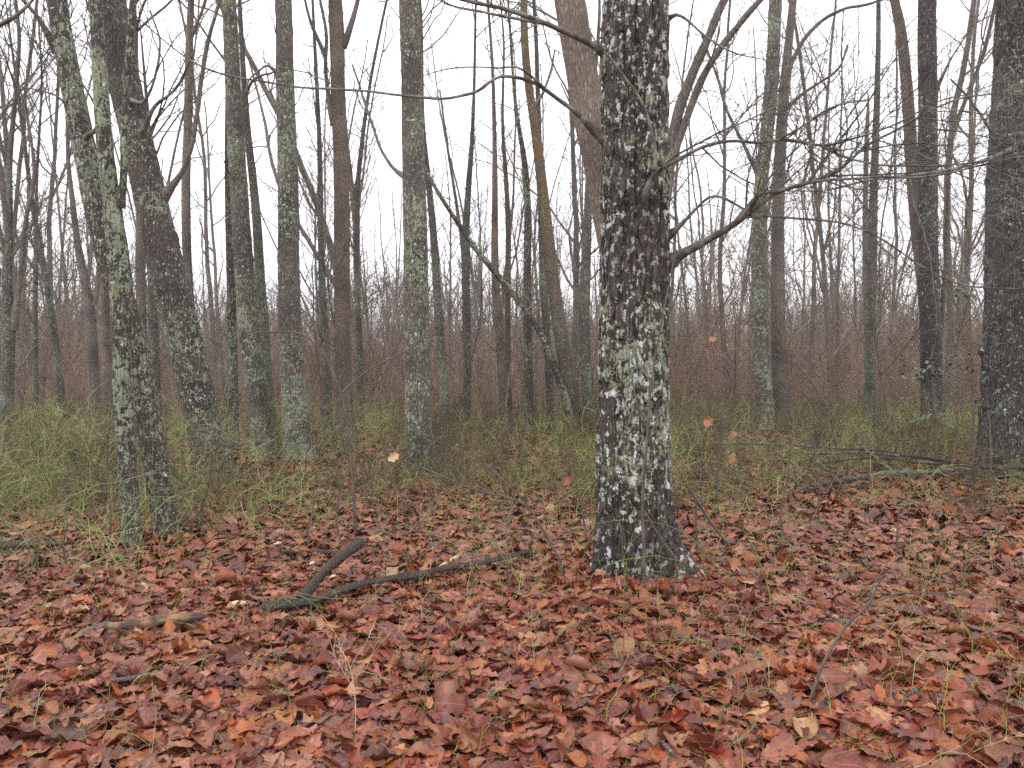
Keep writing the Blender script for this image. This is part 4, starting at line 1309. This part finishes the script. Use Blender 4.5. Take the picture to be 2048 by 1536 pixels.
stick("fallen_branch", "short stick leaning in the leaves right of the forked log tip", "dead branch",
      [(870, 1140, 6, .04), (895, 1125, 9, .05), (918, 1112, 7, .06)], M_CHIP, G_FW)
stick("fallen_branch", "long fallen grey bough with mossy bark reaching in from the right edge", "dead branch",
      [(2100, 955, 16, .12), (2040, 948, 15, .12), (1980, 944, 14, .13), (1920, 938, 13, .14), (1850, 945, 12, .14), (1775, 944, 11, .14), (1720, 955, 9, .12), (1660, 964, 7, .10), (1615, 970, 5, .08), (1590, 985, 3, .05)],
      M_MID, G_FW, tangle=4, side=[[(1785, 944, 9, .14), (1762, 925, 9, .22), (1742, 908, 8, .30), (1726, 898, 7, .36), (1714, 876, 5, .48)],
                         [(1726, 898, 6, .36), (1680, 896, 5, .36), (1620, 893, 5, .36), (1560, 888, 4, .38), (1500, 889, 3, .38), (1440, 886, 2.5, .40)],
                         [(1800, 912, 6, .30), (1750, 905, 6, .32), (1690, 905, 5, .32), (1640, 908, 5, .30), (1590, 903, 4, .30), (1545, 905, 3, .30), (1505, 915, 2.5, .26)]])
stick("fallen_branch", "upper fallen bough crossing the mossy one from the right edge", "dead branch",
      [(2110, 936, 12, .2), (2040, 934, 12, .2), (1980, 936, 11, .2), (1920, 928, 9, .22), (1860, 916, 8, .26), (1800, 910, 7, .28), (1760, 902, 6, .32), (1726, 898, 5, .34)], M_LOG, G_FW, tangle=5,
      side=[[(1900, 926, 5, .22), (1850, 930, 4, .2), (1790, 916, 4, .26), (1720, 916, 4, .26), (1650, 925, 4, .22), (1600, 938, 3, .16), (1550, 950, 2.5, .12)]])
stick("fallen_branch", "thick pale green end of a fallen limb lying lowest at the right edge", "dead branch",
      [(2110, 962, 15, .07), (2050, 956, 15, .07), (2000, 950, 14, .08), (1950, 945, 11, .09), (1905, 940, 7, .10)], M_LICH, G_FW,
      side=[[(2040, 975, 5, .05), (2015, 968, 5, .06), (1990, 958, 4, .08)]])
stick("fallen_branch", "thin broken stick lying in front of the mossy bough", "dead branch",
      [(1590, 986, 4, .04), (1640, 975, 6, .05), (1690, 972, 5, .05), (1735, 976, 5, .04)], M_LOG, G_FW, tangle=6)
stick("fallen_branch", "small grey twig half buried in leaves near the bottom right of centre", "dead branch",
      [(1320, 1480, 9, .03), (1335, 1495, 10, .03), (1350, 1512, 6, .03)], M_GREY, G_FW)
stick("bark_flake", "flake of bark white-green with lichen on the leaves at lower right", "bark piece",
      [(1806, 1402, 10, .03), (1820, 1390, 16, .04), (1836, 1376, 12, .04)], M_LICH, G_FW)
stick("fallen_branch", "smooth pinkish log piece among leaves right of the thick oak", "dead branch",
      [(1655, 1240, 14, .03), (1685, 1244, 16, .03), (1712, 1248, 13, .03)], M_BROWN, G_FW)


def small_plant(name, label, cat, stems, mat=M_SAP, group=None, leaves=(), tw=5.0, L=(.08, .3), lv=1, Y=None, leafmat=None, wk=1.0):
    """stems: list of rows (px, py, w); the first stem starts on the ground. Y: its distance, else from where its foot meets the ground"""
    foot = ground_hit(*stems[0][0][:2])
    Y = foot[1] if Y is None else Y
    fx = at_y(stems[0][0][0], stems[0][0][1], Y)
    foot = np.array([fx[0], Y, float(ground(fx[0], Y))])
    o = empty(name, foot, label, cat, group)
    mb, t = MB(), Twigs()
    sb = MB()
    for k, rows in enumerate(stems):
        yo = Y + (0 if k == 0 else RG.uniform(-.1, .1))
        P = traced_path(rows, Y, .03, Y if k == 0 else yo + RG.uniform(-.25, .1))
        if k == 0:
            P = [[foot[0], foot[1], foot[2] - .03, P[0][3] * 1.1]] + [p for p in P[1:]]
        q = spline(P, .03)
        q[:, 3] = np.maximum(q[:, 3] * wk, .0010)
        tt = Twigs(); tt.add(q[:, :3], q[:, 3], 7); tt.into(sb)
        if tw:
            sprout(t, q[:, :3], q[:, 3], tw * 1.7, (L[0] * 1.3, L[1] * 1.4), lv, t0=.2, up=.04, wob=.2, rmin=.0013 * (wk ** .5))
    sb.build("stem", mat, o, origin=foot)
    if tw:
        chains = [(c, r, k[1]) for k, L_ in t.b.items() for c, r in L_]
        if len(chains) <= 14:
            for c, r, sd in chains:
                one = MB(); one.chain(c, r, sd)
                one.build("twig", mat, o, origin=foot)
        else:
            t.into(mb)
            mb.build("twigs", mat, o, origin=foot)
    for (px, py, size, col, ang) in leaves:
        V, q, uv = leaf_template(0 if size > 14 else 3, 15, 7)
        s = size / F * Y * 1.05
        V = V * s
        ca, sa = math.cos(ang), math.sin(ang)
        W = np.stack([V[:, 0] * ca - V[:, 1] * sa, V[:, 2] + V[:, 1] * .5, V[:, 0] * sa + V[:, 1] * ca], -1)
        lb = MB(); lb.add(W + at_y(px, py, Y - .02), q, np.array(col), uv)
        lb.build("leaf", leafmat or M_LEAF, o, origin=foot)
    return o


G_SP = "young plants standing in the leaves"
OR, TAN, RED = (.38, .19, .08), (.55, .36, .20), (.28, .05, .03)
small_plant("sapling", "tall thin dark sapling curving up left across the reddish brown trunk", "sapling",
            [[(712, 1075, 7), (708, 1000, 7), (703, 920, 7), (694, 850, 6), (684, 785, 6), (655, 725, 5), (632, 665, 5), (608, 600, 4), (575, 540, 3.5), (545, 480, 3), (515, 410, 2.5)],
             [(684, 785, 4), (715, 755, 3.5), (745, 735, 3), (790, 712, 3), (835, 690, 2.5), (870, 655, 2)],
             [(655, 728, 4), (620, 670, 3), (600, 665, 3), (550, 662, 3), (495, 668, 2.5), (460, 655, 2)],
             [(690, 840, 3), (672, 858, 3), (655, 885, 2.5), (640, 905, 2)]], group=G_SP, tw=4, L=(.1, .4))
small_plant("sapling", "thin dark sapling forking at knee height in front of the forked log", "sapling",
            [[(1130, 1165, 6), (1120, 1120, 6), (1095, 1075, 6), (1060, 1015, 5), (1025, 995, 4), (960, 985, 4), (920, 968, 4), (880, 950, 3), (830, 930, 3), (790, 917, 2.5)],
             [(920, 968, 3), (908, 945, 3), (912, 925, 2.5), (945, 912, 2), (900, 893, 2)],
             [(1060, 1015, 3), (1010, 960, 3), (960, 925, 2.5), (900, 895, 2), (860, 890, 2)],
             [(920, 968, 2.5), (880, 990, 2.5), (830, 1010, 2), (765, 1020, 2)]], group=G_SP, tw=6, L=(.06, .25),
            leaves=[(787, 914, 24, TAN, .5), (795, 898, 12, (.25, .12, .08), 1.4)])
small_plant("sapling", "slim upright seedling with dead orange leaves, right of the thick oak", "sapling",
            [[(1432, 1035, 6), (1435, 970, 5), (1438, 900, 5), (1442, 850, 4), (1450, 780, 3), (1470, 700, 2.5), (1482, 640, 2)],
             [(1438, 890, 3), (1465, 885, 3), (1520, 888, 2.5), (1600, 890, 2)]], group=G_SP, tw=7, L=(.1, .4),
            leaves=[(1416, 842, 24, OR, 1.1), (1467, 870, 16, OR, 1.0), (1465, 917, 20, OR, 1.2), (1426, 678, 16, OR, .2)])
small_plant("sapling", "crooked bare stem leaning over the leaves beside the right root of the oak", "sapling",
            [[(1475, 1112, 6), (1455, 1085, 6), (1430, 1058, 6), (1405, 1020, 5), (1390, 995, 5), (1372, 968, 3.5)],
             [(1392, 998, 4), (1392, 1060, 4), (1398, 1110, 3)]], group=G_SP, tw=5, L=(.06, .2))
small_plant("sapling", "thin stem with a clinging red leaf left of the thick oak", "sapling",
            [[(1175, 1090, 4), (1168, 1040, 4), (1160, 1000, 3.5), (1148, 950, 3), (1150, 900, 2.5)]], group=G_SP, tw=6, L=(.06, .25),
            leaves=[(1134, 962, 22, RED, .8), (1140, 950, 14, RED, 1.8)])
small_plant("sapling", "forked grey sapling against the foot of the thick oak", "sapling",
            [[(1290, 1185, 7), (1288, 1100, 7), (1284, 1020, 6), (1288, 940, 6), (1296, 860, 5), (1300, 780, 5), (1312, 700, 4), (1324, 640, 4), (1340, 560, 3), (1352, 500, 3)],
             [(1288, 1020, 4), (1320, 1075, 4), (1345, 1110, 4), (1375, 1140, 3)],
             [(1296, 860, 3), (1270, 800, 2.5), (1262, 740, 2)]], group=G_SP, tw=4, L=(.08, .35), Y=Y_MAIN - .45)
for (x, y, h, lean, dl) in [(135, 1140, 170, -8, "dark thin sapling standing in the leaves nearest the left edge"),
                            (218, 1115, 560, 12, "tall thin whip of a sapling just left of the slim pale green trunk"),
                            (617, 1100, 150, 18, "dark bent whip behind the forked log, nearest the crossing pair"),
                            (672, 1098, 150, 14, "bent whip behind the forked log, middle of three"),
                            (1018, 1200, 190, -12, "thin brown stem left of the oak roots, rising from open leaves"),
                            (1560, 1090, 200, 26, "slender brown sapling in the open leaves right of the oak"),
                            (1640, 1060, 260, -20, "slender sapling with a lean to the left in front of the twin trunks"),
                            (1905, 1010, 260, 20, "thin sapling in front of the fallen boughs by the right edge"),
                            (1790, 1130, 150, 14, "short brown sapling in the leaves below the fallen boughs"),
                            (2000, 1120, 180, -10, "yellowish green stem in the leaves at the right edge"),
                            (600, 1000, 130, 30, "bent dark whip among the briars left of the reddish brown trunk"),
                            (1720, 1260, 150, 60, "bare grey stem slanting over the lower right leaves")]:
    n = 6
    rows = [(x + lean * (k / n) ** 1.5 + (RG.normal(0, 4) if k else 0), y - h * k / n, 4.8 - 3.2 * k / n) for k in range(n + 1)]
    small_plant("sapling", dl, "sapling", [rows], group=G_SP, tw=7, L=(.06, .38))
small_plant("sapling", "forked bare stem leaning right in the near leaves at lower right", "sapling",
            [[(1610, 1425, 7), (1625, 1385, 7), (1640, 1340, 7), (1665, 1290, 6), (1700, 1240, 6), (1735, 1215, 5), (1765, 1150, 4)],
             [(1735, 1215, 3), (1780, 1185, 3), (1860, 1185, 2.5), (1960, 1188, 2.5), (2060, 1200, 2.5)]], group=G_SP, tw=4, L=(.06, .25))

M_CANE = twig_mat("green_cane", (.10, .135, .04), (.165, .17, .065), rough=.4, sc=20)
G_CN = "green briar canes in the near leaves"
for dl, stems, kw in [
    ("green cane arching over the butt of the forked log", [[(522, 1262, 4), (528, 1225, 4), (560, 1192, 3.5), (598, 1186, 3), (630, 1205, 3), (655, 1245, 2.5)], [(560, 1192, 2.5), (590, 1150, 2), (640, 1140, 2)], [(598, 1186, 2), (660, 1200, 2), (740, 1195, 1.5)]], {}),
    ("slender green cane rising from the near leaves below the forked log", [[(596, 1470, 4), (580, 1400, 4), (560, 1340, 3.5), (540, 1290, 3), (528, 1240, 2.5), (515, 1200, 2)], [(548, 1318, 2), (500, 1322, 2), (462, 1330, 1.5)], [(548, 1318, 2), (610, 1335, 2), (700, 1352, 1.5)]], {}),
    ("clump of green canes just left of the larger smooth green leaf", [[(842, 1478, 4), (848, 1420, 4), (856, 1360, 3.5), (850, 1300, 3), (858, 1260, 2)], [(846, 1440, 3), (870, 1380, 2.5), (905, 1335, 2)], [(848, 1420, 3), (825, 1370, 2.5), (800, 1300, 2), (760, 1260, 1.5)]], {}),
    ("upright green cane in front of the left root of the oak", [[(1246, 1348, 4), (1248, 1290, 4), (1247, 1230, 3), (1250, 1150, 2.5), (1244, 1080, 2), (1238, 1030, 1.5)]], {}),
    ("green cane at the bottom edge below the oak", [[(1416, 1530, 5), (1428, 1480, 4.5), (1442, 1430, 4), (1456, 1380, 3), (1466, 1330, 2)], [(1442, 1430, 2.5), (1470, 1405, 2), (1505, 1370, 1.5)], [(1428, 1480, 2), (1400, 1440, 2), (1380, 1400, 1.5)]], {}),
    ("yellowish cane arching low across the foot of the thick oak", [[(1420, 1125, 4), (1400, 1085, 3.5), (1350, 1055, 3), (1290, 1040, 3), (1230, 1040, 2.5), (1170, 1052, 2), (1120, 1075, 1.5)], [(1290, 1040, 2), (1240, 985, 2), (1215, 940, 1.5)]], dict(Y=Y_MAIN - .35)),
    ("tall branching green cane in the leaves at the right", [[(1928, 1225, 4.5), (1925, 1180, 4), (1930, 1130, 3.5), (1945, 1080, 3), (1940, 1030, 2)], [(1930, 1140, 2.5), (1900, 1110, 2), (1880, 1060, 1.5)], [(1945, 1090, 2), (1985, 1060, 2), (2020, 1050, 1.5)]], {}),
    ("forked green cane between the forked log tip and the oak", [[(1012, 1250, 4), (1005, 1180, 3.5), (990, 1120, 3), (995, 1060, 2.5), (1020, 1010, 2), (1010, 960, 1.5)], [(992, 1130, 2.5), (960, 1090, 2), (925, 1080, 1.5)], [(995, 1060, 2), (970, 1020, 2), (940, 1000, 1.5)]], {}),
    ("leaning green cane with side twigs right of the oak's long root", [[(1545, 1215, 4), (1530, 1150, 3.5), (1510, 1100, 3), (1480, 1050, 2.5), (1470, 1000, 2)], [(1520, 1120, 2), (1560, 1080, 2), (1600, 1060, 1.5)]], {}),
    ("green cane near the left edge above the mossy log", [[(60, 1180, 4), (66, 1110, 3.5), (80, 1050, 3), (110, 1000, 2.5), (150, 985, 2)], [(66, 1110, 2), (40, 1060, 2), (10, 1040, 1.5)]], {}),
    ("thin pale dry stalk bent over at the lower middle", [[(708, 1490, 3), (712, 1420, 3), (706, 1350, 2.5), (690, 1305, 2), (672, 1290, 1.5)]], dict(mat=M_CHIP))]:
    small_plant("briar_cane", dl, "briar cane", stems, group=G_CN, tw=6, L=(.05, .28), **{"mat": M_CANE, "wk": .62, **kw})

# hollies: evergreen leaves on thin stems
def holly(label, rows, clusters, Y, group):
    o = small_plant("holly_sapling", label, "holly", [rows], tw=3, L=(.15, .4), Y=Y, group=group)
    foot = np.array(o.location)
    mb = MB()
    for (cx, cy, rx, ry, n) in clusters:
        for _ in range(n):
            V, q, uv = leaf_template(3, 5, 3)
            s = RG.uniform(.04, .065)
            a, b = RG.uniform(0, 6.28), RG.normal(0, .6)
            W = np.stack([V[:, 0] * math.cos(a) - V[:, 1] * math.sin(a), V[:, 0] * math.sin(a) + V[:, 1] * math.cos(a), V[:, 2] + V[:, 0] * math.sin(b)], -1) * s
            p = at_y(cx + RG.normal(0, rx), cy + RG.normal(0, ry), Y + RG.normal(0, .12))
            mb.add(W + p, q, np.array((.045, .12, .06)) * RG.uniform(.7, 1.5), uv)
    mb.build("foliage", M_GREEN, o, origin=foot)


holly("holly sapling with tiers of green leaves in front of the dark pair of trunks", [(1875, 905, 8), (1872, 840, 7), (1866, 780, 6), (1862, 720, 5), (1866, 690, 3)],
      [(1862, 740, 30, 12, 60), (1825, 752, 14, 6, 22), (1895, 745, 14, 8, 22), (1872, 832, 34, 5, 40), (1916, 710, 16, 5, 14), (1860, 722, 10, 5, 14)], 9.2, "hollies")
holly("thin holly with a small dark green tuft at its top by the right edge oak", [(1950, 880, 5), (1946, 760, 5), (1942, 680, 4), (1938, 590, 3)],
      [(1932, 582, 12, 7, 20), (1945, 588, 7, 6, 10), (1950, 740, 22, 8, 16)], 9.0, "hollies")
holly("low holly sprig just right of the two taller ones, beneath the oak bark", [(1985, 900, 5), (1980, 850, 4), (1975, 800, 3)],
      [(1960, 800, 24, 18, 22), (1990, 740, 18, 16, 14)], 8.6, "hollies")

for (px, py, sz, lab, kind, col, a) in [(978, 1418, .085, "single smooth green leaf standing on the brown leaves, larger of the lowest ones", 3, (.07, .14, .06), .9),
                                        (952, 1440, .055, "small yellowish green leaf beside the larger green one", 3, (.17, .20, .08), .7),
                                        (870, 1478, .05, "small green leaf left of the pair of green leaves", 3, (.10, .18, .06), 1.5),
                                        (832, 1502, .05, "little bright green leaf nearest the bottom edge", 3, (.12, .22, .07), 2.0),
                                        (1415, 1262, .03, "tiny clover green leaf near the oak foot", 3, (.10, .20, .05), .3)]:
    p = gpt(px, py)
    V, q, uv = leaf_template(kind, 15, 7)
    V = V * sz
    ca, sa = math.cos(a), math.sin(a)
    W = np.stack([V[:, 0] * ca, V[:, 2] + V[:, 1] * .3, V[:, 0] * sa + V[:, 1] * .8 + V[:, 0] * .2], -1)
    mb = MB(); mb.add(W + np.array([0, 0, .035]), q, np.array(col), uv)
    o = mb.build("green_leaf", M_GREEN); o.location = p
    tag(o, lab, "leaf", "green leaves on the litter")

for (px, py, w, h, lab) in [(474, 1226, .050, .022, "pale cream wood chip right of the weathered split branch"),
                            (625, 1142, .020, .012, "yellowish chip resting on the raised arm of the forked log"),
                            (667, 1170, .020, .012, "tan chip on the leaves above the forked log's main stem"),
                            (556, 1102, .026, .014, "whitish chip at the left tip of the short dark stick")]:
    p = gpt(px, py)
    mb = MB()
    n, m = 10, 8
    path = np.column_stack([np.linspace(-w, w, n), RG.normal(0, .001, n), np.linspace(0, .012, n) + .045, h * np.sin(np.linspace(.25, 2.9, n)) + .0015])
    V, q = swept(path[:, [0, 1, 2, 3]], m, None, 0, 0, int(px), 0, None, .2)
    mb.add(V, q)
    o = mb.build("wood_chip", M_CHIP); o.location = p; o.rotation_euler = (0, 0, RG.uniform(0, .6))
    tag(o, lab, "wood chip", "pale wood chips")

# leaves banked against the oak and lodged on the dead wood
n_ = 900
a_ = RG.uniform(0, 6.28, n_); r_ = .36 + np.abs(RG.normal(0, .16, n_))
cx_, cy_ = at_y(1275, 1100, Y_MAIN + .08)[:2]
drift = np.column_stack([cx_ + r_ * np.cos(a_), cy_ + r_ * np.sin(a_)])
litter(lm, drift, .095, T_NEAR, .07, .30, .04)
lodge = np.vstack([w_[RG.integers(0, len(w_), 13)] + RG.normal(0, .06, (13, 2)) for w_ in WOOD])
litter(lm, lodge, .085, T_NEAR, .095, .4, .05)
tag(lm.build("fallen_leaves", M_LEAF), "wet red brown oak leaves covering the forest floor", "leaf litter", None, "stuff")

# foreground limb that enters at the top left from a tree beside the camera
lp = spline(np.array(traced_path([(-60, 75, 12), (0, 50, 10), (28, 36, 9), (50, 18, 6), (75, -10, 4)], 5.0, .05)), .05)
tree_o = empty("tree", (-5.6, 5.0, float(ground(-5.6, 5.0))), "tree just outside the left edge, one limb showing in the top left corner", "tree")
mb = MB(); V, q = swept(spline(np.array([[-5.6, 5.0, -.1, .16], [-5.55, 5, 2, .14], [-5.5, 5, 4, .12], [-5.4, 5.1, 7, .08], [-5.4, 5.1, 11, .02]]), .1), 24, (.4, .2), 0, .2, 5, 0.0, None, .03)
mb.add(V, q); mb.build("trunk", M_LICHD, tree_o, origin=np.array(tree_o.location))
t = Twigs(); full = np.vstack([spline(np.array([[-5.53, 5, 3.0, .05], [-4.4, 5, 3.45, .03], [*lp[0][:3], lp[0][3]]]), .05)[:-1], lp])
t.add(full[:, :3], full[:, 3], 8); sprout(t, full[:, :3], full[:, 3], 2.5, (.2, .6), 1)
mb = MB(); t.into(mb); mb.build("branch", M_TWIG, tree_o, origin=np.array(tree_o.location))

# ------------------------------------------------------------------ damp air
HAZE = 0.0009
hz = MB()
x0, x1, y0, y1, z0, z1 = -905.0, 905.0, -305.0, 1190.0, -30.0, 45.0
hv = np.array([[x, y, z] for x in (x0, x1) for y in (y0, y1) for z in (z0, z1)])
hz.add(hv, [[0, 1, 3, 2], [4, 6, 7, 5], [0, 4, 5, 1], [2, 3, 7, 6], [0, 2, 6, 4], [1, 5, 7, 3]])
hm = bpy.data.materials.new("damp_air"); hm.use_nodes = True
ht = hm.node_tree; ht.nodes.clear()
ho = ht.nodes.new("ShaderNodeOutputMaterial"); hp = ht.nodes.new("ShaderNodeVolumePrincipled")
hp.inputs["Color"].default_value = (.93, .94, .97, 1)
hp.inputs["Density"].default_value = HAZE
hp.inputs["Anisotropy"].default_value = 0.1
ht.links.new(hp.outputs[0], ho.inputs["Volume"])
tag(hz.build("haze", hm, smooth=False), "thin damp air between the far trees", None, None, "stuff")
print("objects", len(bpy.data.objects), "polys", sum(len(o.data.polygons) for o in bpy.data.objects if o.type == 'MESH'))
